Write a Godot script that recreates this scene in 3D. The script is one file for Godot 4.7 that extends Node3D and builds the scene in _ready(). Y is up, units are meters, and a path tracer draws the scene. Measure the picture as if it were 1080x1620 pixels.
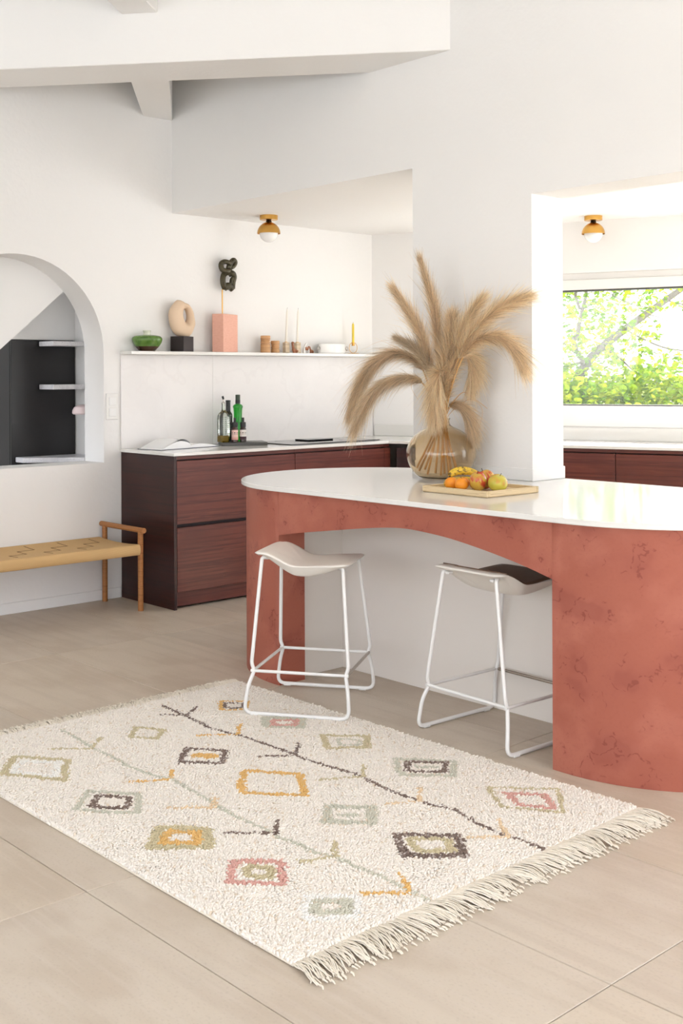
extends Node3D
# A white kitchen with a terracotta plaster island, mahogany fronts and a shaggy rug, seen from the living room.
# World axes: x runs along the kitchen's back wall, z comes towards the camera, y is up; metres.

var rng := RandomNumberGenerator.new()
var M := {}
var taken := {}

# ---------------------------------------------------------------- shape helpers
func begin() -> SurfaceTool:
	var st := SurfaceTool.new()
	st.begin(Mesh.PRIMITIVE_TRIANGLES)
	st.set_smooth_group(-1)
	return st

func tri(st: SurfaceTool, a: Vector3, b: Vector3, c: Vector3) -> void:   # counter-clockwise seen from outside
	st.add_vertex(a); st.add_vertex(c); st.add_vertex(b)

func quad(st: SurfaceTool, a: Vector3, b: Vector3, c: Vector3, d: Vector3) -> void:
	tri(st, a, b, c); tri(st, a, c, d)

func quad_out(st: SurfaceTool, a: Vector3, b: Vector3, c: Vector3, d: Vector3, centre: Vector3) -> void:
	if (b - a).cross(c - a).dot((a + b + c + d) * 0.25 - centre) >= 0.0: quad(st, a, b, c, d)
	else: quad(st, d, c, b, a)

func box(st: SurfaceTool, lo: Vector3, hi: Vector3, bevel := 0.0, xf := Transform3D.IDENTITY) -> void:   # a box with chamfered edges
	var c := (lo + hi) * 0.5
	var h := (hi - lo).abs() * 0.5
	var b := minf(bevel, minf(h.x, minf(h.y, h.z)) * 0.95)
	var o := xf * c
	st.set_smooth_group(-1)
	for ax in 3:
		var u := (ax + 1) % 3
		var v := (ax + 2) % 3
		for s in [-1.0, 1.0]:
			var p := []
			for k in [[-1, -1], [1, -1], [1, 1], [-1, 1]]:
				var q := Vector3.ZERO
				q[ax] = s * h[ax]; q[u] = k[0] * (h[u] - b); q[v] = k[1] * (h[v] - b)
				p.append(xf * (c + q))
			quad_out(st, p[0], p[1], p[2], p[3], o)
		if b > 0.0:
			for su in [-1.0, 1.0]:
				for sv in [-1.0, 1.0]:
					var e := []
					for k in [[-1, 0], [1, 0], [1, 1], [-1, 1]]:
						var q := Vector3.ZERO
						q[ax] = k[0] * (h[ax] - b)
						q[u] = su * (h[u] if k[1] == 0 else h[u] - b)
						q[v] = sv * (h[v] - b if k[1] == 0 else h[v])
						e.append(xf * (c + q))
					quad_out(st, e[0], e[1], e[2], e[3], o)
	if b > 0.0:
		for sx in [-1.0, 1.0]:
			for sy in [-1.0, 1.0]:
				for sz in [-1.0, 1.0]:
					var s := Vector3(sx, sy, sz)
					var p0 := xf * (c + s * Vector3(h.x, h.y - b, h.z - b))
					var p1 := xf * (c + s * Vector3(h.x - b, h.y, h.z - b))
					var p2 := xf * (c + s * Vector3(h.x - b, h.y - b, h.z))
					if (p1 - p0).cross(p2 - p0).dot(p0 - o) >= 0.0: tri(st, p0, p1, p2)
					else: tri(st, p0, p2, p1)

func cbox(st: SurfaceTool, c: Vector3, size: Vector3, bevel := 0.0, xf := Transform3D.IDENTITY) -> void:
	box(st, c - size * 0.5, c + size * 0.5, bevel, xf)

func extrude(st: SurfaceTool, poly: PackedVector2Array, h0: float, h1: float, xf := Transform3D.IDENTITY, bevel := 0.0) -> void:
	# a polygon (u, v) pushed along h; local axes are (u, h, v). Round runs are smoothed, corners stay sharp.
	var p := poly
	if Geometry2D.is_polygon_clockwise(p):
		p = p.duplicate(); p.reverse()
	var flip := xf.basis.determinant() < 0.0
	var n := p.size()
	var inner := p
	if bevel > 0.0:
		inner = PackedVector2Array()
		for i in n:
			var d0 := (p[i] - p[(i + n - 1) % n]).normalized()
			var d1 := (p[(i + 1) % n] - p[i]).normalized()
			var m := (Vector2(-d0.y, d0.x) + Vector2(-d1.y, d1.x))
			inner.append(p[i] + m / maxf(m.length_squared() * 0.5, 0.2) * bevel)
	var rings := [[p, h0], [p, h1]] if bevel <= 0.0 else [[inner, h0], [p, h0 + bevel], [p, h1 - bevel], [inner, h1]]
	var start := 0
	for i in n:
		if absf((p[i] - p[(i + n - 1) % n]).angle_to(p[(i + 1) % n] - p[i])) > 0.5: start = i
	for r in rings.size() - 1:
		var group := 1 + r * 1000
		for k in n:
			var i := (start + k) % n
			var j := (i + 1) % n
			if absf((p[i] - p[(i + n - 1) % n]).angle_to(p[j] - p[i])) > 0.5: group += 1
			st.set_smooth_group(group)
			var lo: PackedVector2Array = rings[r][0]
			var hi: PackedVector2Array = rings[r + 1][0]
			var a := xf * Vector3(lo[i].x, rings[r][1], lo[i].y)
			var b := xf * Vector3(lo[j].x, rings[r][1], lo[j].y)
			var c := xf * Vector3(hi[j].x, rings[r + 1][1], hi[j].y)
			var d := xf * Vector3(hi[i].x, rings[r + 1][1], hi[i].y)
			if flip: quad(st, a, b, c, d)
			else: quad(st, d, c, b, a)
	st.set_smooth_group(-1)
	var idx := Geometry2D.triangulate_polygon(inner)
	for t in range(0, idx.size(), 3):
		var a := inner[idx[t]]; var b := inner[idx[t + 1]]; var c := inner[idx[t + 2]]
		if (b - a).cross(c - a) < 0.0:
			var sw := b; b = c; c = sw
		for top in [true, false]:
			var h := h1 if top else h0
			var A := xf * Vector3(a.x, h, a.y); var B := xf * Vector3(b.x, h, b.y); var C := xf * Vector3(c.x, h, c.y)
			if top != flip: tri(st, A, C, B)
			else: tri(st, A, B, C)

const ALONG_Z := Transform3D(Vector3(1, 0, 0), Vector3(0, 0, 1), Vector3(0, 1, 0), Vector3.ZERO)   # polygon (x, y) pushed along z
const ALONG_X := Transform3D(Vector3(0, 0, 1), Vector3(1, 0, 0), Vector3(0, 1, 0), Vector3.ZERO)   # polygon (z, y) pushed along x

func lathe(st: SurfaceTool, profile: PackedVector2Array, seg := 32, xf := Transform3D.IDENTITY) -> void:   # (radius, height), the outside going up
	var group := 2
	for i in profile.size() - 1:
		if i > 0 and absf((profile[i] - profile[i - 1]).angle_to(profile[i + 1] - profile[i])) > 0.6: group += 1
		st.set_smooth_group(group)
		for k in seg:
			var a0 := TAU * k / seg
			var a1 := TAU * ((k + 1) % seg) / seg
			var p := profile[i]; var q := profile[i + 1]
			var A := xf * Vector3(p.x * cos(a1), p.y, p.x * sin(a1)); var B := xf * Vector3(p.x * cos(a0), p.y, p.x * sin(a0))
			var C := xf * Vector3(q.x * cos(a0), q.y, q.x * sin(a0)); var D := xf * Vector3(q.x * cos(a1), q.y, q.x * sin(a1))
			if p.x < 1e-6: tri(st, A, C, D)
			elif q.x < 1e-6: tri(st, A, B, C)
			else: quad(st, A, B, C, D)
	st.set_smooth_group(-1)

func spline(pts: Array, per := 6, closed := false) -> PackedVector3Array:   # Catmull-Rom through the points
	var out := PackedVector3Array()
	var n := pts.size()
	for i in (n if closed else n - 1):
		var p0: Vector3 = pts[(i - 1 + n) % n] if closed else pts[maxi(i - 1, 0)]
		var p1: Vector3 = pts[i]
		var p2: Vector3 = pts[(i + 1) % n]
		var p3: Vector3 = pts[(i + 2) % n] if closed else pts[mini(i + 2, n - 1)]
		for k in per:
			var t := float(k) / per
			out.append(0.5 * ((2.0 * p1) + (p2 - p0) * t + (2.0 * p0 - 5.0 * p1 + 4.0 * p2 - p3) * t * t + (3.0 * p1 - p0 - 3.0 * p2 + p3) * t * t * t))
	if not closed: out.append(pts[n - 1])
	return out

func rounded(pts: Array, r: float, per := 5, closed := false) -> PackedVector3Array:   # a polyline whose corners are bent to a radius
	var out := PackedVector3Array()
	var n := pts.size()
	for i in n:
		if not closed and (i == 0 or i == n - 1):
			out.append(pts[i]); continue
		var p: Vector3 = pts[i]
		var a: Vector3 = pts[(i - 1 + n) % n]
		var b: Vector3 = pts[(i + 1) % n]
		var d := minf(r, 0.45 * minf(p.distance_to(a), p.distance_to(b)))
		var s := p + (a - p).normalized() * d
		var e := p + (b - p).normalized() * d
		for k in per + 1:
			var t := float(k) / per
			out.append(s.lerp(p, t).lerp(p.lerp(e, t), t))
	return out

func tube(st: SurfaceTool, pts: PackedVector3Array, r0: float, r1: float, seg := 8, closed := false, group := 3, radii := PackedFloat32Array()) -> void:
	var n := pts.size()
	var rings := []
	var t0 := (pts[1] - pts[0]).normalized()
	var up := Vector3.UP if absf(t0.y) < 0.9 else Vector3.RIGHT
	var nrm := (up - t0 * up.dot(t0)).normalized()
	for i in n:
		var a := pts[(i - 1 + n) % n] if closed or i > 0 else pts[0]
		var b := pts[(i + 1) % n] if closed or i < n - 1 else pts[n - 1]
		var t := (b - a).normalized()
		nrm = (nrm - t * nrm.dot(t)).normalized()
		var bi := t.cross(nrm)
		var r := radii[i] if radii.size() else lerpf(r0, r1, float(i) / maxi(n - 1, 1))
		var ring := PackedVector3Array()
		for k in seg:
			var a2 := TAU * k / seg
			ring.append(pts[i] + (nrm * cos(a2) + bi * sin(a2)) * r)
		rings.append(ring)
	st.set_smooth_group(group)
	for i in (n if closed else n - 1):
		var p: PackedVector3Array = rings[i]
		var q: PackedVector3Array = rings[(i + 1) % n]
		for k in seg:
			var l := (k + 1) % seg
			quad(st, p[k], p[l], q[l], q[k])
	st.set_smooth_group(-1)
	if not closed:
		var f: PackedVector3Array = rings[0]
		var g: PackedVector3Array = rings[n - 1]
		for k in range(1, seg - 1):
			tri(st, f[0], f[k + 1], f[k]); tri(st, g[0], g[k], g[k + 1])

func ball(st: SurfaceTool, c: Vector3, r: Vector3, seg := 20, xf := Transform3D.IDENTITY, dent := 0.0) -> void:   # an ellipsoid, dented at both poles like an apple if asked
	var prof := PackedVector2Array()
	var n := 14
	for i in n + 1:
		var a := -PI / 2 + PI * i / n
		var rr := cos(a)
		var y := sin(a)
		if dent > 0.0: y *= 1.0 - dent * exp(-rr * rr * 9.0)
		prof.append(Vector2(maxf(rr, 0.0) if i > 0 and i < n else 0.0, y))
	lathe(st, prof, seg, xf * Transform3D(Basis.from_scale(r), c))

# ---------------------------------------------------------------- node helpers
func numbered(called: String) -> String:
	taken[called] = taken.get(called, -1) + 1
	return called if taken[called] == 0 else "%s_%03d" % [called, taken[called]]

func obj(called: String, st: SurfaceTool, m: Material, parent: Node3D = self) -> MeshInstance3D:
	st.generate_normals()
	return put(called, st.commit(), m, parent)

func put(called: String, mesh: Mesh, m: Material, parent: Node3D = self) -> MeshInstance3D:
	var o := MeshInstance3D.new()
	o.mesh = mesh
	o.material_override = m
	o.cast_shadow = GeometryInstance3D.SHADOW_CASTING_SETTING_ON
	o.name = numbered(called) if parent == self else called
	parent.add_child(o, true)
	return o

func tag(o: Node3D, label: String, category: String, group := "") -> Node3D:
	o.set_meta("label", label); o.set_meta("category", category)
	if group: o.set_meta("group", group)
	return o

func thing(called: String, label: String, category: String, at := Vector3.ZERO, turn := 0.0, group := "") -> Node3D:
	var o := Node3D.new()
	o.name = numbered(called)
	add_child(o, true)
	o.position = at; o.rotation.y = turn
	return tag(o, label, category, group)

func struct(called: String, st: SurfaceTool, m: Material, parent: Node3D = self) -> MeshInstance3D:
	var o := obj(called, st, m, parent)
	if parent == self: o.set_meta("kind", "structure")
	return o

func scatter(called: String, mesh: Mesh, m: Material, where: Array, tints: Array, parent: Node3D) -> MultiMeshInstance3D:
	var mm := MultiMesh.new()
	mm.transform_format = MultiMesh.TRANSFORM_3D
	mm.use_colors = true
	mm.mesh = mesh
	mm.instance_count = where.size()
	for i in where.size():
		mm.set_instance_transform(i, where[i])
		mm.set_instance_color(i, tints[i])
	var o := MultiMeshInstance3D.new()
	o.multimesh = mm
	o.material_override = m
	o.name = called
	o.set_meta("kind", "stuff")
	parent.add_child(o, true)
	return o

# ---------------------------------------------------------------- materials
func mat(called: String, c: Color, rough := 0.5, metal := 0.0, spec := 0.5) -> StandardMaterial3D:
	var m := StandardMaterial3D.new()
	m.resource_name = called
	m.albedo_color = c
	m.roughness = rough
	m.metallic = metal
	m.metallic_specular = spec
	M[called] = m
	return m

func c8(r: int, g: int, b: int) -> Color:
	return Color8(r, g, b)

func noise(w: int, h: int, freq: float, octaves: int, sd: int, kind := FastNoiseLite.TYPE_SIMPLEX_SMOOTH, stretch_to := Vector2i.ZERO) -> PackedByteArray:
	var f := FastNoiseLite.new()
	f.seed = sd
	f.noise_type = kind
	f.frequency = freq
	f.fractal_octaves = octaves
	var im := f.get_seamless_image(w, h)
	if stretch_to != Vector2i.ZERO: im.resize(stretch_to.x, stretch_to.y, Image.INTERPOLATE_CUBIC)
	im.convert(Image.FORMAT_L8)
	return im.get_data()

func tex(w: int, h: int, bytes: PackedByteArray, format := Image.FORMAT_RGB8) -> ImageTexture:
	var im := Image.create_from_data(w, h, false, format, bytes)
	return ImageTexture.create_from_image(im)

func blend(w: int, h: int, base: Color, layers: Array) -> ImageTexture:   # layers: [bytes, colour, low, high, strength]
	var n := w * h
	var r := PackedFloat32Array(); var g := PackedFloat32Array(); var b := PackedFloat32Array()
	r.resize(n); g.resize(n); b.resize(n)
	r.fill(base.r); g.fill(base.g); b.fill(base.b)
	for l in layers:
		var d: PackedByteArray = l[0]
		var c: Color = l[1]
		var ramp := PackedFloat32Array()
		for i in 256: ramp.append(smoothstep(l[2], l[3], i / 255.0) * l[4])
		for i in n:
			var k := ramp[d[i]]
			if k > 0.0:
				r[i] += (c.r - r[i]) * k; g[i] += (c.g - g[i]) * k; b[i] += (c.b - b[i]) * k
	var out := PackedByteArray()
	out.resize(n * 3)
	for i in n:
		out[i * 3] = int(clampf(r[i], 0, 1) * 255.0); out[i * 3 + 1] = int(clampf(g[i], 0, 1) * 255.0); out[i * 3 + 2] = int(clampf(b[i], 0, 1) * 255.0)
	return tex(w, h, out)

func triplanar(m: StandardMaterial3D, t: Texture2D, scale: Vector3, world := false, off := Vector3.ZERO) -> StandardMaterial3D:
	m.albedo_texture = t
	m.albedo_color = Color.WHITE
	m.uv1_triplanar = true
	m.uv1_world_triplanar = world
	m.uv1_scale = scale
	m.uv1_offset = off
	m.uv1_triplanar_sharpness = 4.0
	return m

func relief(m: StandardMaterial3D, bytes: PackedByteArray, w: int, h: int, cm: float) -> void:
	m.heightmap_enabled = true
	m.heightmap_scale = cm
	m.heightmap_texture = tex(w, h, bytes, Image.FORMAT_L8)

func make_materials() -> void:
	var S := 512
	var white := mat("white_paint", c8(243, 241, 238), 0.7, 0.0, 0.3)
	var fine := noise(256, 256, 0.06, 4, 5)
	white.uv1_triplanar = true
	white.uv1_world_triplanar = true
	white.uv1_scale = Vector3.ONE * 1.6
	relief(white, fine, 256, 256, 0.06)
	mat("panel_plaster", c8(238, 231, 222), 0.75, 0.0, 0.3)
	mat("bright_white", c8(244, 243, 241), 0.6, 0.0, 0.3)
	# large stone-look floor tiles: cloudy, with fine streaks along z
	var cloud := noise(S, S, 0.006, 5, 11)
	var streak := noise(S, 24, 0.02, 4, 12, FastNoiseLite.TYPE_SIMPLEX_SMOOTH, Vector2i(S, S))
	var speck := noise(S, S, 0.25, 2, 13)
	var streak2 := noise(S, 40, 0.08, 3, 14, FastNoiseLite.TYPE_SIMPLEX_SMOOTH, Vector2i(S, S))
	var stone := blend(S, S, c8(211, 198, 181), [[cloud, c8(195, 179, 160), 0.35, 0.75, 0.55], [streak, c8(196, 181, 164), 0.5, 0.8, 0.35], [streak2, c8(215, 203, 190), 0.5, 0.85, 0.3], [speck, c8(185, 170, 154), 0.62, 0.9, 0.35]])
	for k in 4:
		var f := mat("floor_tile_%d" % k, Color.WHITE, 0.42, 0.0, 0.4)
		triplanar(f, stone, Vector3(0.83, 0.83, 0.55), true, Vector3(0.37 * k, 0, 0.61 * k))
		f.albedo_color = [Color(1, 1, 1), Color(0.985, 0.98, 0.975), Color(0.97, 0.97, 0.965), Color(1, 0.995, 0.985)][k]
	mat("grout", c8(178, 163, 147), 0.9)
	# terracotta plaster, trowelled
	var pc := noise(S, S, 0.007, 5, 21)
	var blot := noise(S, S, 0.012, 5, 22)
	# trowel marks: short dark strokes along the contours of a field, in drifts
	var field := noise(1024, 1024, 0.016, 4, 26, FastNoiseLite.TYPE_PERLIN)
	var drift := noise(256, 256, 0.018, 4, 27, FastNoiseLite.TYPE_SIMPLEX_SMOOTH, Vector2i(1024, 1024))
	var fleck := noise(1024, 1024, 0.05, 3, 28)
	var smear := PackedByteArray()
	smear.resize(1024 * 1024)
	for k in smear.size():
		var v := float(field[k]) / 255.0
		var line := 1.0 - smoothstep(0.0, 0.035, absf(v - 0.5))
		smear[k] = int(255.0 * clampf(line * smoothstep(0.42, 0.72, drift[k] / 255.0) * smoothstep(0.35, 0.7, fleck[k] / 255.0) * 1.5 + 0.35 * smoothstep(0.62, 0.8, drift[k] / 255.0), 0.0, 1.0))
	var scr := noise(S, 160, 0.035, 4, 23, FastNoiseLite.TYPE_SIMPLEX_SMOOTH, Vector2i(S, S))
	var grain := noise(S, S, 0.11, 3, 24)
	var red := mat("terracotta_plaster", Color.WHITE, 0.5, 0.0, 0.4)
	var pcl := noise(256, 256, 0.014, 5, 21, FastNoiseLite.TYPE_SIMPLEX_SMOOTH, Vector2i(1024, 1024))
	var grn := noise(1024, 1024, 0.09, 3, 24)
	triplanar(red, blend(1024, 1024, c8(169, 97, 78), [[pcl, c8(184, 114, 95), 0.42, 0.8, 0.65], [drift, c8(160, 88, 73), 0.45, 0.8, 0.5], [smear, c8(132, 66, 54), 0.08, 0.9, 0.72], [grn, c8(158, 88, 73), 0.55, 0.9, 0.3]]), Vector3.ONE * 0.7)
	relief(red, drift, 1024, 1024, 0.15)
	# mahogany with a horizontal grain
	var g1 := noise(16, S, 0.045, 5, 31, FastNoiseLite.TYPE_SIMPLEX_SMOOTH, Vector2i(S, S))
	var g2 := noise(40, S, 0.16, 3, 32, FastNoiseLite.TYPE_SIMPLEX_SMOOTH, Vector2i(S, S))
	var ring := noise(S, S, 0.005, 3, 33)
	var maho := blend(S, S, c8(104, 50, 39), [[g1, c8(72, 32, 25), 0.42, 0.75, 0.7], [g2, c8(126, 68, 50), 0.5, 0.85, 0.5], [ring, c8(86, 40, 32), 0.4, 0.8, 0.5]])
	triplanar(mat("mahogany", Color.WHITE, 0.36, 0.0, 0.45), maho, Vector3(0.7, 1.5, 0.7))
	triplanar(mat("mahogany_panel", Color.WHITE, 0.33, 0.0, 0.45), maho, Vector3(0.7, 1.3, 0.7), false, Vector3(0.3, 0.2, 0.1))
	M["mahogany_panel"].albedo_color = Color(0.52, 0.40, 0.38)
	mat("dark_channel", c8(44, 20, 16), 0.5)
	# oak and other light woods share one grain
	var wood := blend(S, S, Color(0.93, 0.93, 0.93), [[g1, Color(0.72, 0.68, 0.64), 0.45, 0.8, 0.6], [g2, Color(1, 1, 1), 0.5, 0.85, 0.5]])
	for w in [["oak", c8(186, 124, 68), 0.5], ["pine", c8(243, 217, 172), 0.55], ["mill_wood", c8(224, 172, 118), 0.45], ["beige_wood", c8(240, 219, 188), 0.5], ["toy_wood", c8(172, 112, 76), 0.5]]:
		triplanar(mat(w[0], Color.WHITE, w[2]), wood, Vector3(3, 4, 3))
		M[w[0]].albedo_color = w[1]
	# paper cord of the bench
	var cord := PackedByteArray()
	cord.resize(64 * 64)
	for y in 64:
		for x in 64: cord[y * 64 + x] = int(127 + 127 * cos(TAU * y / 8.0) * (0.75 + 0.25 * cos(TAU * (x + y) / 16.0)))
	var pcord := mat("paper_cord", Color.WHITE, 0.8)
	triplanar(pcord, blend(64, 64, c8(206, 167, 112), [[cord, c8(224, 190, 138), 0.3, 0.9, 0.8], [cord, c8(160, 120, 70), 0.12, 0.0, 0.5]]), Vector3.ONE * 22.0)
	mat("cord_gap", c8(120, 84, 46), 0.9)
	mat("quartz_white", c8(236, 234, 229), 0.09, 0.0, 0.5)
	var vein := noise(S, S, 0.006, 5, 41, FastNoiseLite.TYPE_PERLIN)
	triplanar(mat("backsplash_marble", Color.WHITE, 0.3), blend(S, S, c8(238, 234, 231), [[vein, c8(226, 221, 218), 0.47, 0.5, 0.25], [vein, c8(238, 234, 231), 0.5, 0.53, 1.0], [cloud, c8(231, 227, 224), 0.4, 0.8, 0.5]]), Vector3.ONE * 0.6, true)
	triplanar(mat("grey_marble", Color.WHITE, 0.35), blend(S, S, c8(222, 220, 221), [[cloud, c8(190, 187, 190), 0.45, 0.8, 0.6], [grain, c8(160, 158, 162), 0.55, 0.9, 0.5]]), Vector3.ONE * 1.8)
	triplanar(mat("dark_granite", Color.WHITE, 0.3), blend(S, S, c8(70, 68, 64), [[speck, c8(150, 146, 136), 0.55, 0.85, 0.8], [grain, c8(30, 30, 30), 0.5, 0.8, 0.8]]), Vector3.ONE * 5.0)
	mat("charcoal_cabinet", c8(30, 28, 28), 0.3)
	mat("white_steel", c8(240, 238, 234), 0.35)
	mat("cream_shell", c8(242, 236, 226), 0.5)
	mat("seat_brown", c8(112, 84, 66), 0.55)  # even dark brown, for the layer on one stool seat
	mat("steel", c8(176, 168, 160), 0.25, 1.0)
	mat("brass", c8(214, 166, 88), 0.28, 1.0)
	mat("dark_metal", c8(45, 36, 30), 0.4, 0.6)
	mat("opal_glass", c8(246, 245, 242), 0.25)
	mat("black_glass", c8(14, 14, 15), 0.06)
	mat("black_plastic", c8(22, 20, 20), 0.4)
	mat("plastic_white", c8(240, 238, 234), 0.4)
	mat("gasket", c8(58, 56, 52), 0.6)
	var pane := mat("window_glass", Color(0.95, 1.0, 0.98, 0.03), 0.02)
	pane.transparency = BaseMaterial3D.TRANSPARENCY_ALPHA
	for gl in [["amber_glass", Color(0.978, 0.92, 0.82, 0.0), 0.03], ["clear_glass", Color(0.93, 0.96, 0.93, 0.0), 0.04], ["green_glass", Color(0.16, 0.66, 0.2, 0.12), 0.05], ["oil_yellow", Color(0.8, 0.6, 0.12, 0.1), 0.05]]:
		var q := mat(gl[0], gl[1], gl[2])
		q.refraction_enabled = true
		q.refraction_scale = 0.05
		q.transparency = BaseMaterial3D.TRANSPARENCY_ALPHA
	mat("dark_bottle", c8(26, 24, 18), 0.12)
	mat("cap_green", c8(46, 62, 44), 0.4)
	mat("paper", c8(250, 249, 248), 0.8)
	mat("book_cover", c8(74, 78, 92), 0.5)
	mat("celadon", c8(226, 226, 208), 0.25)
	triplanar(mat("green_glaze", Color.WHITE, 0.14), blend(S, S, c8(96, 132, 58), [[cloud, c8(70, 106, 40), 0.4, 0.8, 0.7], [grain, c8(128, 158, 84), 0.55, 0.9, 0.5]]), Vector3.ONE * 6.0)
	mat("brown_glaze", c8(66, 44, 30), 0.25)
	mat("sand_stone", c8(226, 199, 170), 0.7)
	mat("ebony", c8(42, 32, 32), 0.5)
	triplanar(mat("rose_wood", Color.WHITE, 0.6), blend(S, S, c8(238, 182, 160), [[g2, c8(226, 164, 140), 0.45, 0.85, 0.6]]), Vector3(4, 2, 4), false)
	triplanar(mat("bronze_green", Color.WHITE, 0.4, 0.35), blend(S, S, c8(74, 66, 48), [[grain, c8(104, 110, 78), 0.5, 0.85, 0.8], [cloud, c8(46, 38, 26), 0.45, 0.8, 0.7]]), Vector3.ONE * 12.0)
	mat("wax_white", c8(244, 238, 226), 0.5)
	mat("wax_yellow", c8(236, 206, 62), 0.45)
	mat("enamel", c8(240, 238, 234), 0.2)
	mat("pink_lamp", c8(226, 206, 204), 0.45)
	# fruit skins
	triplanar(mat("orange_peel", Color.WHITE, 0.42), blend(S, S, c8(244, 152, 34), [[cloud, c8(236, 134, 22), 0.4, 0.8, 0.7], [speck, c8(226, 128, 24), 0.6, 0.9, 0.4]]), Vector3.ONE * 5.0)
	relief(M["orange_peel"], speck, S, S, 0.03)
	triplanar(mat("red_apple", Color.WHITE, 0.22), blend(S, S, c8(214, 178, 72), [[cloud, c8(196, 62, 44), 0.36, 0.58, 0.95], [grain, c8(176, 44, 40), 0.5, 0.85, 0.45]]), Vector3(6, 4, 6))
	triplanar(mat("green_apple", Color.WHITE, 0.24), blend(S, S, c8(206, 192, 74), [[cloud, c8(184, 178, 62), 0.35, 0.7, 0.6], [ring, c8(214, 132, 66), 0.55, 0.75, 0.6], [speck, c8(160, 150, 56), 0.65, 0.9, 0.4]]), Vector3.ONE * 5.0)
	triplanar(mat("banana_skin", Color.WHITE, 0.45), blend(S, S, c8(240, 200, 62), [[blot, c8(74, 50, 26), 0.62, 0.7, 0.9], [speck, c8(110, 76, 34), 0.68, 0.8, 0.7]]), Vector3.ONE * 9.0)
	mat("stalk", c8(74, 54, 34), 0.7)
	# dried grass, rug, leaves: tinted by vertex or copy colour
	for v in [["plume_hair", Color.WHITE, 0.8], ["rug_pile", Color.WHITE, 0.95], ["leaf", Color.WHITE, 0.5]]:
		mat(v[0], v[1], v[2], 0.0, 0.3)
		M[v[0]].vertex_color_use_as_albedo = true
		M[v[0]].cull_mode = BaseMaterial3D.CULL_DISABLED
	M["plume_hair"].backlight_enabled = true
	M["plume_hair"].backlight = Color(1.0, 0.94, 0.85)
	M["leaf"].backlight_enabled = true
	M["leaf"].backlight = Color(0.8, 0.9, 0.3)
	mat("straw", c8(214, 168, 106), 0.6)
	mat("rug_ground", c8(236, 226, 208), 0.95)
	mat("rug_cotton", c8(244, 234, 217), 0.9)
	mat("bark", c8(112, 104, 97), 0.85)
	mat("pale_ground", c8(203, 203, 200), 0.95)  # unseen ground kept pale grey so light bounced indoors stays white
	mat("terrace", c8(206, 200, 190), 0.9)

# ---------------------------------------------------------------- places shared by several builders
const BACK := -6.357          # face of the back wall
const PART := 4.32            # living-room face of the partition
const CORNER := Vector3(6.14, 0, -6.357)                                       # where the back wall meets the slanting window wall
const SLANT := Basis(Vector3(0.3511, 0, 0.9363), Vector3(0, 1, 0), Vector3(-0.9363, 0, 0.3511))   # x along the window wall, z into the room
const SIGHT := Basis(Vector3(0.737, 0, 0.6759), Vector3(0, 1, 0), Vector3(-0.6759, 0, 0.737))     # turned like the floor plan's diagonal

func _ready() -> void:
	rng.seed = 7
	# ---- camera: level, shifted up-lens, a hair of roll
	var cam := Camera3D.new()
	cam.name = "camera"
	cam.projection = Camera3D.PROJECTION_FRUSTUM
	cam.near = 0.05
	cam.far = 300.0
	var f := 1831.95
	cam.set_frustum(0.05 * 1620.0 / f, Vector2(0.0, -0.05 * (810.0 - 593.35) / f), 0.05, 300.0)
	var roll := deg_to_rad(0.2305)
	var fw := Vector3(cos(deg_to_rad(47.5113)), 0, -sin(deg_to_rad(47.5113)))
	var rt := Vector3(-fw.z, 0, fw.x)
	# the horizon rises to the right in the picture: the camera itself is rolled clockwise
	cam.transform = Transform3D(Basis(rt * cos(roll) - Vector3.UP * sin(roll), Vector3.UP * cos(roll) + rt * sin(roll), -fw), Vector3(0, 1.4, 0))
	add_child(cam)
	cam.current = true
	# ---- sky, sun, exposure
	var env := Environment.new()
	env.background_mode = Environment.BG_SKY
	var sky := Sky.new()
	var psm := ProceduralSkyMaterial.new()
	psm.sky_top_color = c8(202, 215, 236)
	psm.sky_horizon_color = c8(240, 240, 241)
	psm.ground_bottom_color = c8(190, 184, 172)
	psm.ground_horizon_color = c8(240, 238, 232)
	psm.sky_energy_multiplier = 1.3
	psm.ground_energy_multiplier = 0.8
	sky.sky_material = psm
	env.sky = sky
	env.ambient_light_source = Environment.AMBIENT_SOURCE_SKY
	env.tonemap_mode = Environment.TONE_MAPPER_LINEAR
	env.tonemap_exposure = 2.95
	env.sdfgi_enabled = true
	env.ssao_enabled = true
	env.ssil_enabled = true
	var we := WorldEnvironment.new()
	we.name = "world_environment"
	we.environment = env
	add_child(we)
	var sun := DirectionalLight3D.new()
	sun.name = "sun"
	sun.light_energy = 2.4
	sun.light_color = c8(255, 250, 242)
	sun.light_angular_distance = 0.6
	sun.shadow_enabled = true
	add_child(sun)
	sun.look_at_from_position(Vector3.ZERO, Vector3(-0.72, -0.64, 0.16), Vector3.UP)
	# ---- the place
	make_materials()
	build_shell()
	build_niche()
	build_window_wall()
	build_island()
	build_back_kitchen()
	build_right_kitchen()
	build_rug()
	build_bench()
	build_stools()
	build_shelf_things()
	build_counter_things()
	build_vase()
	build_fruit()
	build_lamps()
	build_outside()

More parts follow.
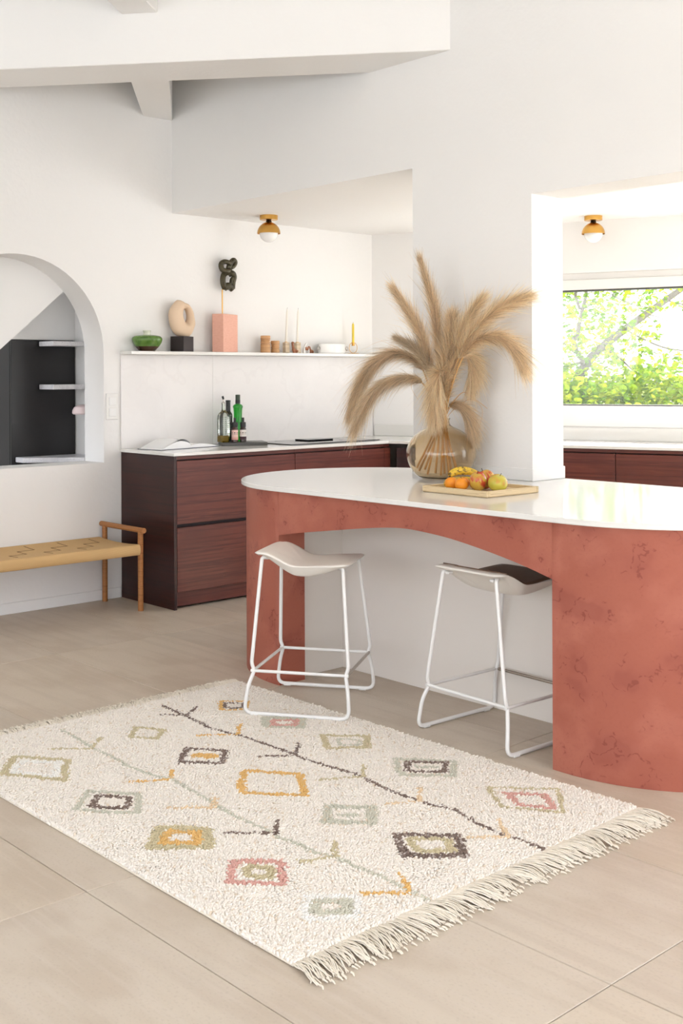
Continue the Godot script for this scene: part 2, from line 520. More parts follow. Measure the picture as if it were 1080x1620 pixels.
# ---------------------------------------------------------------- the room
func window(n: int, bas: Basis, at: Vector3, w: float, y0: float, y1: float, deep: float, mullions: int) -> void:
	# a glazed frame set in an opening; local x along the wall, z into the room
	var o := Node3D.new()
	o.name = "window_%d" % n
	o.transform = Transform3D(bas, at)
	add_child(o, true)
	o.set_meta("kind", "structure")
	var fr := begin()
	for k in mullions + 2:
		var x := w * k / (mullions + 1)
		box(fr, Vector3(clampf(x - 0.03, 0.0, w - 0.06), y0, -deep), Vector3(clampf(x + 0.03, 0.06, w), y1, -deep + 0.06), 0.004)
	box(fr, Vector3(0.06, y0, -deep), Vector3(w - 0.06, y0 + 0.06, -deep + 0.06), 0.004)
	box(fr, Vector3(0.06, y1 - 0.06, -deep), Vector3(w - 0.06, y1, -deep + 0.06), 0.004)
	obj("window_frame", fr, M.plastic_white, o)
	for k in mullions + 1:
		var pn := begin()
		box(pn, Vector3(w * k / (mullions + 1) + 0.03, y0 + 0.06, -deep + 0.028), Vector3(w * (k + 1) / (mullions + 1) - 0.03, y1 - 0.06, -deep + 0.032))
		obj("pane", pn, M.window_glass, o)

func wall_with_hole(st: SurfaceTool, xf: Transform3D, x0: float, x1: float, y0: float, y1: float, holes: Array, t0: float, t1: float) -> void:
	# an upright wall from local x0 to x1, between z t0 and t1, with rectangular holes [x, x, y, y] ordered along x
	var x := x0
	for h in holes:
		box(st, Vector3(x, y0, t0), Vector3(h[0], y1, t1), 0.0, xf)
		if h[2] > y0: box(st, Vector3(h[0], y0, t0), Vector3(h[1], h[2], t1), 0.0, xf)
		if h[3] < y1: box(st, Vector3(h[0], h[3], t0), Vector3(h[1], y1, t1), 0.0, xf)
		x = h[1]
	box(st, Vector3(x, y0, t0), Vector3(x1, y1, t1), 0.0, xf)

func build_shell() -> void:
	var f := begin()
	box(f, Vector3(-3.9, -0.18, -9.8), Vector3(PART + 0.24, -0.006, 3.75))
	extrude(f, PackedVector2Array([Vector2(PART + 0.24, -6.6), Vector2(6.35, -6.6), Vector2(8.45, -0.5), Vector2(PART + 0.24, -0.5)]), -0.18, -0.006)
	var fl := struct("floor", f, M.grout)
	var meshes := []
	for v in 3:
		var s := begin()
		box(s, Vector3(-0.3168, -0.02, -0.6213), Vector3(0.3168, 0.0, 0.6213), 0.0012 + 0.0003 * v)
		s.generate_normals()
		meshes.append(s.commit())
	for i in range(-9, 11):
		for k in range(-3, 5):
			var c := Vector3(1.61 + 0.636 * (i + 0.5), 0, -2.79 + 1.245 * (k + 0.5))
			if c.x > PART + 0.2 and (SLANT.z.dot(c - CORNER) < -0.1 or c.z > -0.5): continue
			var t := put("tile", meshes[rng.randi() % 3], M["floor_tile_%d" % (rng.randi() % 4)], fl)
			t.position = c + Vector3(0, rng.randf_range(-0.0008, 0.0), 0)
	# back wall with the arched pass-through
	var b := begin()
	var pts := PackedVector2Array([Vector2(-3.9, 0.857), Vector2(2.64, 0.857)])
	for k in 33:
		var a := PI - PI * k / 32.0
		pts.append(Vector2(3.22 + 0.583 * cos(a), 1.545 + 0.583 * sin(a)))
	pts.append_array(PackedVector2Array([Vector2(3.803, 0.857), Vector2(6.5, 0.857), Vector2(6.5, 3.5), Vector2(-3.9, 3.5)]))
	extrude(b, pts, -6.589, BACK, ALONG_Z)
	box(b, Vector3(-3.9, -0.1, -6.589), Vector3(6.5, 0.857, BACK))
	struct("wall_back", b, M.white_paint)
	# partition: bulkhead, column and header in one plane
	var p := begin()
	extrude(p, PackedVector2Array([Vector2(BACK, 3.5), Vector2(BACK, 2.467), Vector2(-4.167, 2.467), Vector2(-4.167, -0.1), Vector2(-3.395, -0.1), Vector2(-3.395, 2.246), Vector2(-0.95, 2.246), Vector2(-0.95, -0.1),
		Vector2(-0.45, -0.1), Vector2(-0.45, 2.9), Vector2(2.95, 2.9), Vector2(2.95, -0.1), Vector2(3.5, -0.1), Vector2(3.5, 3.5)]), PART, PART + 0.237, ALONG_X)
	struct("wall_right", p, M.white_paint)
	var w := begin()
	wall_with_hole(w, Transform3D.IDENTITY, -3.9, PART + 0.237, -0.1, 3.5, [[-3.4, 3.9, 0.02, 2.5]], 3.5, 3.75)
	struct("wall_front", w, M.white_paint)
	var l := begin()
	wall_with_hole(l, Transform3D(Basis(Vector3(0, 0, 1), Vector3.UP, Vector3(-1, 0, 0)), Vector3(-3.65, 0, 0)), -6.6, 3.5, -0.1, 3.5, [[-5.2, 2.6, 0.4, 2.7]], 0.0, 0.25)
	struct("wall_left", l, M.white_paint)
	var c := begin()
	box(c, Vector3(-3.9, 3.5, -6.6), Vector3(PART + 0.24, 3.7, 3.75))
	struct("ceiling", c, M.white_paint)
	var kc := begin()
	extrude(kc, PackedVector2Array([Vector2(PART + 0.2365, BACK), Vector2(6.33, BACK), Vector2(8.75, -0.4), Vector2(PART + 0.2365, -0.4)]), 2.467, 2.62)
	struct("ceiling", kc, M.white_paint)
	# oblique beam with a short cross-beam on either side
	var bm := begin()
	extrude(bm, PackedVector2Array([Vector2(4.335, -3.884), Vector2(2.27, -6.40), Vector2(2.745, -6.40), Vector2(4.335, -4.468)]), 3.025, 3.5, Transform3D.IDENTITY, 0.004)
	struct("trim_1", bm, M.white_paint)
	var r1 := begin()
	extrude(r1, PackedVector2Array([Vector2(4.108, -6.37), Vector2(4.335, -6.37), Vector2(3.616, -5.35), Vector2(3.47, -5.53)]), 3.075, 3.5, Transform3D.IDENTITY, 0.004)
	struct("trim_2", r1, M.white_paint)
	var r2 := begin()
	extrude(r2, PackedVector2Array([Vector2(3.24, -5.22), Vector2(3.36, -5.07), Vector2(2.2, -4.12), Vector2(2.08, -4.27)]), 3.285, 3.5, Transform3D.IDENTITY, 0.004)
	struct("trim_3", r2, M.white_paint)
	var bb := begin()
	box(bb, Vector3(-3.65, 0, BACK), Vector3(3.917, 0.066, BACK + 0.012), 0.003)
	struct("baseboard_back", bb, M.bright_white)
	var sk := begin()
	box(sk, Vector3(PART - 0.007, 0.8985, -4.172), Vector3(PART + 0.244, 0.958, -3.388), 0.003)
	struct("trim_4", sk, M.bright_white)
	window(2, Basis(Vector3(-1, 0, 0), Vector3.UP, Vector3(0, 0, -1)), Vector3(3.9, 0, 3.5), 7.3, 0.02, 2.5, 0.16, 3)
	window(3, Basis(Vector3(0, 0, -1), Vector3.UP, Vector3(1, 0, 0)), Vector3(-3.65, 0, 2.6), 7.8, 0.4, 2.7, 0.16, 3)  # unseen left window, added to fill the bulkhead with sky light
	window(4, Basis(Vector3(0, 0, 1), Vector3.UP, Vector3(-1, 0, 0)), Vector3(PART, 0, -0.45), 3.4, 0.0, 2.9, 0.16, 2)

func build_window_wall() -> void:
	var xf := Transform3D(SLANT, CORNER)
	var w := begin()
	wall_with_hole(w, xf, -0.35, 6.6, -0.1, 2.62, [[0.55, 3.1, 1.03, 2.108], [3.4, 5.7, 0.95, 2.35]], -0.25, 0.0)
	struct("wall_kitchen", w, M.white_paint)
	var e := begin()
	wall_with_hole(e, Transform3D.IDENTITY, PART + 0.237, 8.7, -0.1, 2.62, [[5.5, 7.9, 0.02, 2.2]], -0.7, -0.45)
	struct("wall_kitchen_end", e, M.white_paint)
	window(6, Basis(Vector3(-1, 0, 0), Vector3.UP, Vector3(0, 0, -1)), Vector3(7.9, 0, -0.7), 2.4, 0.02, 2.2, 0.16, 1)
	window(5, SLANT, CORNER + SLANT.x * 3.4, 2.3, 0.95, 2.35, 0.16, 1)
	# the picture window over the worktop
	var o := Node3D.new()
	o.name = "window_1"
	o.transform = xf
	o.set_meta("kind", "structure")
	add_child(o, true)
	var fr := begin()
	box(fr, Vector3(0.55, 1.03, -0.2), Vector3(3.1, 1.181, -0.012), 0.004)
	box(fr, Vector3(0.55, 1.989, -0.2), Vector3(3.1, 2.062, -0.012), 0.004)
	box(fr, Vector3(0.55, 2.062, -0.2), Vector3(3.1, 2.108, -0.03), 0.003)
	box(fr, Vector3(0.55, 1.181, -0.2), Vector3(0.63, 1.989, -0.012), 0.004)
	box(fr, Vector3(3.02, 1.181, -0.2), Vector3(3.1, 1.989, -0.012), 0.004)
	obj("window_frame", fr, M.plastic_white, o)
	var gk := begin()
	for y in [[1.181, 1.1875], [1.981, 1.989]]: box(gk, Vector3(0.63, y[0], -0.1), Vector3(3.02, y[1], -0.014))
	obj("gasket", gk, M.gasket, o)
	var pn := begin()
	box(pn, Vector3(0.63, 1.181, -0.112), Vector3(3.02, 1.989, -0.106))
	obj("pane", pn, M.window_glass, o)
	var sp := begin()
	box(sp, Vector3(0.02, 0.938, 0.0), Vector3(5.2, 1.024, 0.012), 0.002)
	obj("sill", sp, M.quartz_white, o)

func build_niche() -> void:
	# what shows through the arch: a stair flank, a dark cupboard, marble shelves
	var r := begin()
	box(r, Vector3(0.2, -0.1, -9.8), Vector3(PART, 3.2, -9.6))
	box(r, Vector3(3.945, -0.1, -9.8), Vector3(4.15, 3.2, -6.589))
	wall_with_hole(r, Transform3D(Basis(Vector3(0, 0, 1), Vector3.UP, Vector3(-1, 0, 0)), Vector3(0.2, 0, 0)), -9.8, -6.589, -0.1, 3.2, [[-9.3, -6.65, 0.3, 2.9]], 0.0, 0.2)
	box(r, Vector3(3.46, 1.64, -7.2), Vector3(3.945, 3.2, -6.96))
	struct("wall_niche", r, M.white_paint)
	var c := begin()
	box(c, Vector3(0.0, 3.2, -9.8), Vector3(4.15, 3.35, -6.589))
	struct("ceiling", c, M.white_paint)
	window(7, Basis(Vector3(0, 0, -1), Vector3.UP, Vector3(1, 0, 0)), Vector3(0.2, 0, -6.65), 2.65, 0.3, 2.9, 0.12, 0)
	var s := begin()
	extrude(s, PackedVector2Array([Vector2(2.75, 1.152), Vector2(3.224, 1.563), Vector2(3.66, 1.941), Vector2(3.945, 2.188), Vector2(3.945, 3.2), Vector2(2.75, 3.2)]), -6.72, -6.5895, ALONG_Z)
	struct("trim_5", s, M.bright_white)
	var t := thing("wall_cupboard", "charcoal cupboard seen through the white arch", "cupboard", Vector3(3.475, 0, -6.95))
	var bx := begin()
	box(bx, Vector3(0, 0, -0.85), Vector3(0.465, 1.64, -0.02), 0.003)
	obj("body", bx, M.charcoal_cabinet, t)
	var dr := begin()
	box(dr, Vector3(0.002, 0.08, -0.018), Vector3(0.463, 1.636, 0.0), 0.002)
	obj("door", dr, M.charcoal_cabinet, t)
	for y in [[1.596, 1.627, "upper grey marble shelf with a rough edge inside the arch, level with the cupboard's top"], [1.314, 1.346, "lower grey marble shelf inside the arch, above the pink shade"]]:
		var sh := begin()
		box(sh, Vector3(3.668, y[0], -6.94), Vector3(3.945, y[1], -6.75), 0.003)
		tag(obj("marble_shelf", sh, M.grey_marble), y[2], "shelf", "marble shelves inside the arch")
	var lg := begin()
	extrude(lg, PackedVector2Array([Vector2(3.50, -6.94), Vector2(3.50, -6.84), Vector2(3.80, -6.595), Vector2(3.94, -6.595), Vector2(3.94, -6.94)]), 0.845, 0.878, Transform3D.IDENTITY, 0.003)
	tag(obj("marble_ledge", lg, M.grey_marble), "pale marble ledge at the bottom of the arch, under both shelves", "ledge")
	var lp := thing("wall_lamp", "small wall lamp with a pale pink dome shade under the lower marble shelf", "lamp", Vector3(3.872, 1.15, -6.73))
	var st := begin()
	tube(st, PackedVector3Array([Vector3(0.073, 0.02, 0), Vector3(0.04, 0.03, 0), Vector3(0.0, 0.035, 0)]), 0.008, 0.008, 10)
	obj("bracket", st, M.pink_lamp, lp)
	var sd := begin()
	lathe(sd, PackedVector2Array([Vector2(0, 0.0), Vector2(0.064, 0.0), Vector2(0.071, 0.008), Vector2(0.070, 0.026), Vector2(0.058, 0.048), Vector2(0.034, 0.060), Vector2(0, 0.064)]), 28)
	obj("shade", sd, M.pink_lamp, lp)

# ---------------------------------------------------------------- island
const IX := 3.93
const IL := -4.075
const LEG := -4.045
const IR := -2.47
func pill(r: float, notch := true) -> PackedVector2Array:
	var p := PackedVector2Array()
	for k in 37: p.append(Vector2(IX + r * cos(-PI * k / 36.0), IL + r * sin(-PI * k / 36.0)))
	for k in 37: p.append(Vector2(IX + r * cos(PI - PI * k / 36.0), IR + r * sin(PI - PI * k / 36.0)))
	if notch:
		p.append_array(PackedVector2Array([Vector2(IX + r, -3.394), Vector2(PART - 0.001, -3.394), Vector2(PART - 0.001, IL - 0.088), Vector2(IX + sqrt(r * r - 0.0077), IL - 0.088)]))
		var q := PackedVector2Array()
		for v in p:   # what lies between the notch's end and the start of the arc goes
			if not (v.x > PART + 0.01 and v.y > IL - 0.087 and v.y < -3.396): q.append(v)
		return q
	return p

func build_island() -> void:
	var t := thing("kitchen_island", "rounded terracotta plaster island with a white top and arched knee space", "kitchen island")
	var rb := 0.612
	var body := begin()
	var left := PackedVector2Array([Vector2(IX - rb, LEG)])
	for k in 41:
		var a := PI + PI * k / 40.0   # from the living-room side round the far end
		left.append(Vector2(IX + rb * cos(a), IL + rb * sin(a)))
	var q := PackedVector2Array()
	for v in left:
		if v.x < PART or v.y < -4.172: q.append(v)
	q.append_array(PackedVector2Array([Vector2(PART - 0.002, -4.172), Vector2(PART - 0.002, -4.112), Vector2(3.47, -4.112), Vector2(3.47, LEG)]))
	extrude(body, q, 0.0, 0.877)
	var right := PackedVector2Array([Vector2(IX - rb, -2.523)])
	for k in 41:
		var a := PI - PI * k / 40.0
		right.append(Vector2(IX + rb * cos(a), IR + rb * sin(a)))
	right.append(Vector2(IX + rb, -2.523))
	extrude(body, right, 0.0, 0.877)
	var arch := PackedVector2Array([Vector2(-2.523, 0.877), Vector2(LEG, 0.877)])
	var prof := spline([Vector3(LEG, 0.678, 0), Vector3(-3.94, 0.697, 0), Vector3(-3.82, 0.715, 0), Vector3(-3.66, 0.738, 0), Vector3(-3.50, 0.761, 0), Vector3(-3.355, 0.778, 0), Vector3(-3.25, 0.784, 0), Vector3(-3.14, 0.780, 0), Vector3(-3.01, 0.769, 0), Vector3(-2.88, 0.750, 0), Vector3(-2.76, 0.729, 0), Vector3(-2.64, 0.704, 0), Vector3(-2.523, 0.674, 0)], 4)
	for v in prof: arch.append(Vector2(v.x, v.y))
	extrude(body, arch, IX - rb, 3.47, ALONG_X)
	obj("body", body, M.terracotta_plaster, t)
	var pnl := begin()
	box(pnl, Vector3(3.754, 0, -4.111), Vector3(PART - 0.004, 0.876, -2.524))
	box(pnl, Vector3(3.471, 0, -4.111), Vector3(3.7538, 0.876, -4.097))
	obj("panel", pnl, M.panel_plaster, t)
	var top := begin()
	extrude(top, pill(0.636), 0.8775, 0.898, Transform3D.IDENTITY, 0.0025)
	obj("top", top, M.quartz_white, t)

# ---------------------------------------------------------------- fitted kitchen
func drawer_front(x0: float, x1: float, y0: float, y1: float, xf: Transform3D, parent: Node3D) -> void:
	# front with a finger channel above it
	var s := begin()
	box(s, Vector3(x0, y0, -0.021), Vector3(x1, y1, 0.0), 0.0015, xf)
	obj("drawer", s, M.mahogany, parent)

func unit(label: String, x0: float, x1: float, xf: Transform3D, end_panel := false) -> Node3D:
	var t := thing("drawer_cabinet", label, "cabinet", Vector3.ZERO, 0.0, "mahogany drawer cabinets")
	var s := begin()
	box(s, Vector3(x0, 0.1, -0.58), Vector3(x1, 0.918, -0.045), 0.0, xf)
	obj("body", s, M.dark_channel, t)
	var r := begin()
	box(r, Vector3(x0, 0.896, -0.045), Vector3(x1, 0.918, -0.012), 0.001, xf)
	obj("rail", r, M.mahogany, t)
	var k := begin()
	box(k, Vector3(x0, 0.014, -0.08), Vector3(x1, 0.1, -0.03), 0.0, xf)
	obj("toe_kick", k, M.mahogany, t)
	drawer_front(x0 + 0.0015, x1 - 0.0015, 0.51, 0.889, xf, t)
	drawer_front(x0 + 0.0015, x1 - 0.0015, 0.104, 0.489, xf, t)
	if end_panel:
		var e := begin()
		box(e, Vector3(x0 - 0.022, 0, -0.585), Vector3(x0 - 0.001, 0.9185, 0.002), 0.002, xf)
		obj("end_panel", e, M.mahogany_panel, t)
	return t

func build_back_kitchen() -> void:
	var xf := Transform3D(Basis.IDENTITY, Vector3(0, 0, -5.765))
	unit("mahogany drawer cabinet with a dark end panel, beside the bench", 3.944, 4.869, xf, true)
	unit("mahogany drawer cabinet under the black hob", 4.870, 5.685, xf)
	var ps := begin()
	box(ps, Vector3(5.686, 0.014, -5.80), Vector3(5.742, 0.889, -5.765), 0.001)
	box(ps, Vector3(5.686, 0.897, -5.80), Vector3(5.742, 0.918, -5.775), 0.001)
	tag(obj("corner_filler", ps, M.mahogany), "narrow mahogany filler post in the inner corner of the worktop", "filler panel")
	# one white worktop over both runs
	var w := begin()
	var along := SLANT.x * 4.9
	var edge := CORNER + SLANT.z * 0.605
	extrude(w, PackedVector2Array([Vector2(3.917, -6.356), Vector2(6.139, -6.356), Vector2(CORNER.x + along.x, CORNER.z + along.z), Vector2(edge.x + along.x, edge.z + along.z), Vector2(5.718, -5.757), Vector2(3.917, -5.757)]), 0.919, 0.9378, Transform3D.IDENTITY, 0.002)
	tag(obj("worktop", w, M.quartz_white), "thin white worktop running round the corner over the mahogany drawers", "worktop")
	var b := thing("backsplash", "pale veined marble backsplash of two slabs under the long white shelf", "backsplash")
	for x in [[3.921, 4.633], [4.634, 6.133]]:
		var s := begin()
		box(s, Vector3(x[0], 0.938, BACK + 0.0005), Vector3(x[1], 1.535, BACK + 0.013), 0.001)
		obj("slab", s, M.backsplash_marble, b)
	var sh := begin()
	box(sh, Vector3(3.921, 1.5355, BACK + 0.0005), Vector3(6.12, 1.5565, BACK + 0.135), 0.002)
	tag(obj("wall_shelf", sh, M.quartz_white), "long thin white shelf on top of the marble backsplash", "shelf")
	var sw := thing("light_switch", "white double light switch on the wall left of the backsplash", "light switch", Vector3(3.859, 1.2075, BACK))
	var pl := begin()
	box(pl, Vector3(-0.043, -0.083, 0), Vector3(0.043, 0.083, 0.009), 0.003)
	obj("plate", pl, M.plastic_white, sw)
	for y in [0.034, -0.036]:
		var rk := begin()
		box(rk, Vector3(-0.026, y - 0.026, 0.009), Vector3(0.026, y + 0.026, 0.014), 0.002)
		obj("rocker", rk, M.bright_white, sw)

func build_right_kitchen() -> void:
	var xf := Transform3D(SLANT, CORNER + SLANT.z * 0.6)
	unit("mahogany drawer cabinet in the corner under the window wall, left of the seam", 0.56, 2.0, xf)
	unit("mahogany drawer cabinet below the picture window, right of the seam", 2.002, 3.3, xf)
	unit("mahogany drawer cabinet at the far end of the window wall", 3.302, 4.6, xf)
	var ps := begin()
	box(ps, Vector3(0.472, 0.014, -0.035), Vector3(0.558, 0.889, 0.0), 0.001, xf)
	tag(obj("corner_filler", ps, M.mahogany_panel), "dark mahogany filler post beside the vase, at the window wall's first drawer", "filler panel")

# ---------------------------------------------------------------- rug
func rug_picture(w: int, h: int) -> Image:
	# the woven motifs, 4 mm to a pixel: two stems with twigs and a scatter of double-outlined lozenges
	var ink := {"o": c8(212, 199, 164), "w": c8(250, 247, 240), "s": c8(214, 211, 194), "b": c8(134, 116, 106), "y": c8(236, 192, 124), "p": c8(226, 176, 164), "f": c8(242, 216, 180)}
	var im := Image.create(w, h, false, Image.FORMAT_RGB8)
	im.fill(c8(250, 242, 231))
	var motifs := [
		["o",1,13,[209,259,330,430,221,615,92,407]],
		["w",1,14,[206,323,298,428,216,558,131,408]],
		["s",1,11,[227,757,334,901,241,1035,110,883]],
		["b",1,11,[225,811,291,905,235,978,160,889]],
		["o",1,11,[723,267,785,370,708,450,641,358]],
		["b",1,11,[718,619,812,737,720,833,619,720]],
		["y",0,28,[706,706,735,752]],
		["y",1,8,[1191,202,1266,286,1191,369,1105,301]],
		["b",1,9,[1188,238,1234,296,1189,342,1135,291]],
		["s",1,17,[1174,512,1277,632,1204,714,1105,610]],
		["p",1,13,[1175,560,1249,630,1200,676,1138,618]],
		["y",1,13,[727,958,847,1124,729,1279,592,1119]],
		["o",1,13,[1196,850,1317,974,1224,1074,1104,971]],
		["s",1,9,[1207,924,1263,988,1222,1032,1161,975]],
		["s",1,12,[1208,1235,1338,1394,1223,1494,1100,1361]],
		["b",1,11,[1214,1287,1306,1383,1229,1447,1146,1360]],
		["s",0,12,[1200,1348,1241,1395]],
		["o",1,7,[1224,1647,1385,1813,1228,1959,1124,1795]],
		["p",1,12,[1228,1723,1309,1814,1237,1915,1174,1827]],
		["s",1,19,[727,1409,810,1516,728,1605,629,1498]],
		["s",0,16,[701,1495,733,1525]],
		["b",1,16,[716,1716,846,1857,750,1962,631,1839]],
		["o",1,13,[722,1766,802,1854,751,1920,677,1838]],
		["o",1,20,[226,1183,323,1301,249,1414,129,1289]],
		["y",1,15,[227,1232,288,1302,243,1364,169,1289]],
		["p",1,13,[237,1542,339,1631,252,1742,151,1642]],
		["o",1,13,[249,1594,292,1640,251,1686,210,1637]],
		["w",1,14,[249,1849,342,1936,261,2023,160,1943]],
		["s",1,15,[248,1889,307,1944,267,1986,200,1933]],
		["b",0,9,[967,82,962,265,936,462,958,626,965,800,969,963,974,1163,992,1242,976,1339,967,1430,964,1516,976,1619,991,1715,967,1814,951,1929,958,2020,957,2100]],
		["b",0,7,[892,186,962,265,1010,237,1063,198]],
		["y",0,8,[850,524,964,610,1053,515]],
		["b",0,8,[861,871,966,950,1060,859]],
		["o",0,8,[865,1210,991,1285,1078,1206]],
		["f",0,8,[865,1515,965,1578,1062,1486]],
		["f",0,8,[860,1883,951,1961,1048,1848]],
		["s",0,9,[496,82,473,338,463,619,470,770,493,853,484,978,469,1106,448,1287,453,1483,459,1565,452,1659,474,1716,477,1870,471,2046,470,2116]],
		["o",0,8,[356,279,466,382,552,287]],
		["y",0,9,[377,769,490,850,548,772]],
		["f",0,8,[334,1070,444,1159,501,1097]],
		["b",0,9,[345,1355,456,1459,528,1383]],
		["o",0,9,[372,1662,475,1717,543,1632]],
		["y",0,9,[371,1938,460,2021,501,1969,537,1914]]]
	for m in motifs:
		var c: Color = ink[m[0]]
		var p: Array = m[3]
		var n := p.size() / 2
		var r := float(m[2]) / 4.0 * 0.88
		for i in (n if m[1] else n - 1):
			var a := Vector2(p[2 * i], p[2 * i + 1]) / 4.0
			var j := (i + 1) % n
			var b := Vector2(p[2 * j], p[2 * j + 1]) / 4.0
			var steps := int(a.distance_to(b)) + 1
			for k in steps + 1:
				var q := a.lerp(b, float(k) / steps) + Vector2(rng.randf_range(-0.7, 0.7), rng.randf_range(-0.7, 0.7))
				for dy in range(-int(r) - 1, int(r) + 2):
					for dx in range(-int(r) - 1, int(r) + 2):
						if dx * dx + dy * dy > r * r: continue
						var x := int(q.x) + dx; var y := int(q.y) + dy
						if x >= 0 and y >= 0 and x < w and y < h: im.set_pixel(x, y, c)
	return im

func tuft() -> ArrayMesh:
	# one bent tuft of pile, root at the origin
	var s := begin()
	s.set_smooth_group(1)
	var rings := []
	for l in [[0.0, 0.0036, 0.0], [0.006, 0.0041, 0.001], [0.0108, 0.0034, 0.003]]:
		var ring := []
		for k in 5: ring.append(Vector3(l[1] * cos(TAU * k / 5) + l[2], l[0], l[1] * sin(TAU * k / 5)))
		rings.append(ring)
	for i in 2:
		for k in 5: quad(s, rings[i][(k + 1) % 5], rings[i][k], rings[i + 1][k], rings[i + 1][(k + 1) % 5])
	for k in 5: tri(s, rings[2][(k + 1) % 5], rings[2][k], Vector3(0.0047, 0.0128, 0.0))
	s.generate_normals()
	return s.commit()

func build_rug() -> void:
	var t := thing("rug", "cream shaggy rug with fringed ends, lozenges and two twig-like stems", "rug", Vector3(1.76, 0, -4.19))
	var W := 1.45
	var L := 2.09
	var g := begin()
	box(g, Vector3(0, 0.0003, 0), Vector3(W, 0.006, L), 0.002)
	obj("ground", g, M.rug_ground, t)
	var im := rug_picture(370, 530)
	var where := []
	var tints := []
	var step := 0.0056
	var wob := FastNoiseLite.new()
	wob.seed = 3; wob.frequency = 2.2
	var lines := FastNoiseLite.new()   # stray tan yarn showing between the rows
	lines.seed = 8; lines.frequency = 1.0
	var lay := FastNoiseLite.new()
	lay.seed = 4; lay.frequency = 9.0
	for i in int(W / step):
		for k in int(L / step):
			var x := (i + 0.5) * step + rng.randf_range(-0.0025, 0.0025)
			var z := (k + 0.5) * step + rng.randf_range(-0.0025, 0.0025)
			var edge := 0.006 * wob.get_noise_2d(z * 3.0, 5.0)
			if x < 0.004 + edge: x += 0.006
			var c := im.get_pixel(clampi(int((x + rng.randf_range(-0.003, 0.003)) / 0.004), 0, 369), clampi(int((z + rng.randf_range(-0.003, 0.003)) / 0.004), 0, 529))
			var dark := c.get_luminance() < 0.62
			var j := rng.randf()
			if not dark and lines.get_noise_2d(x * 26.0, z * 130.0) > 0.36 and j < 0.55: c = c.lerp(c8(222, 200, 172), 0.6)
			elif dark and j < 0.3: c = c.lerp(c8(214, 204, 196), rng.randf())
			var v := rng.randf_range(0.93, 1.03)
			var lin := c.srgb_to_linear()
			var a := wob.get_noise_2d(x, z) * 5.0 + rng.randf_range(-1.1, 1.1)
			var s := rng.randf_range(0.85, 1.15) * (1.0 + 0.12 * lay.get_noise_2d(x, z))
			var bs := Basis(Vector3.UP, a) * Basis(Vector3(0, 0, 1), rng.randf_range(-0.75, -0.05)) * Basis.from_scale(Vector3(1.08, s, 1.08))
			where.append(Transform3D(bs, Vector3(x, 0.003, z)))
			tints.append(Color(lin.r * v, lin.g * v, lin.b * v))
	scatter("pile", tuft(), M.rug_pile, where, tints, t)
	for e in [[L, 1.0, 0.105], [0.0, -1.0, 0.075]]:
		var hem := begin()
		box(hem, Vector3(0.002, 0.0005, e[0] - 0.01), Vector3(W - 0.002, 0.0065, e[0] + 0.003), 0.002)
		obj("hem", hem, M.rug_cotton, t)
		var fr := begin()
		var x := 0.004
		var drift := 0.0
		while x < W - 0.004:
			drift = clampf(drift + rng.randf_range(-0.016, 0.016), -0.035, 0.035)
			var len: float = e[2] * rng.randf_range(0.86, 1.12)
			for q in 4:
				var x0 := x + rng.randf_range(-0.0025, 0.0025)
				var sp := rng.randf_range(-0.009, 0.009)
				var h := rng.randf_range(0.004, 0.012)
				var pts := []
				for n in 6:
					var u := n / 5.0
					pts.append(Vector3(x0 + drift * u + sp * u * u + 0.004 * sin(u * 7.0 + q * 1.7 + x * 60.0), 0.002 + 0.005 * (1.0 - u) + h * sin(u * PI * rng.randf_range(0.85, 1.0)) , e[0] + e[1] * (-0.002 + len * u * rng.randf_range(0.97, 1.0))))
				tube(fr, spline(pts, 2), 0.0021, 0.0016, 5)
			# the knot with its cut end
			tube(fr, PackedVector3Array([Vector3(x + drift, 0.004, e[0] + e[1] * (len + 0.004)), Vector3(x + drift * 1.05, 0.005, e[0] + e[1] * (len + 0.012)), Vector3(x + drift * 1.1 + rng.randf_range(-0.004, 0.004), 0.003, e[0] + e[1] * (len + 0.02))]), 0.0035, 0.0015, 5)
			x += 0.0098
		var o := obj("fringe", fr, M.rug_cotton, t)
		o.set_meta("kind", "stuff")


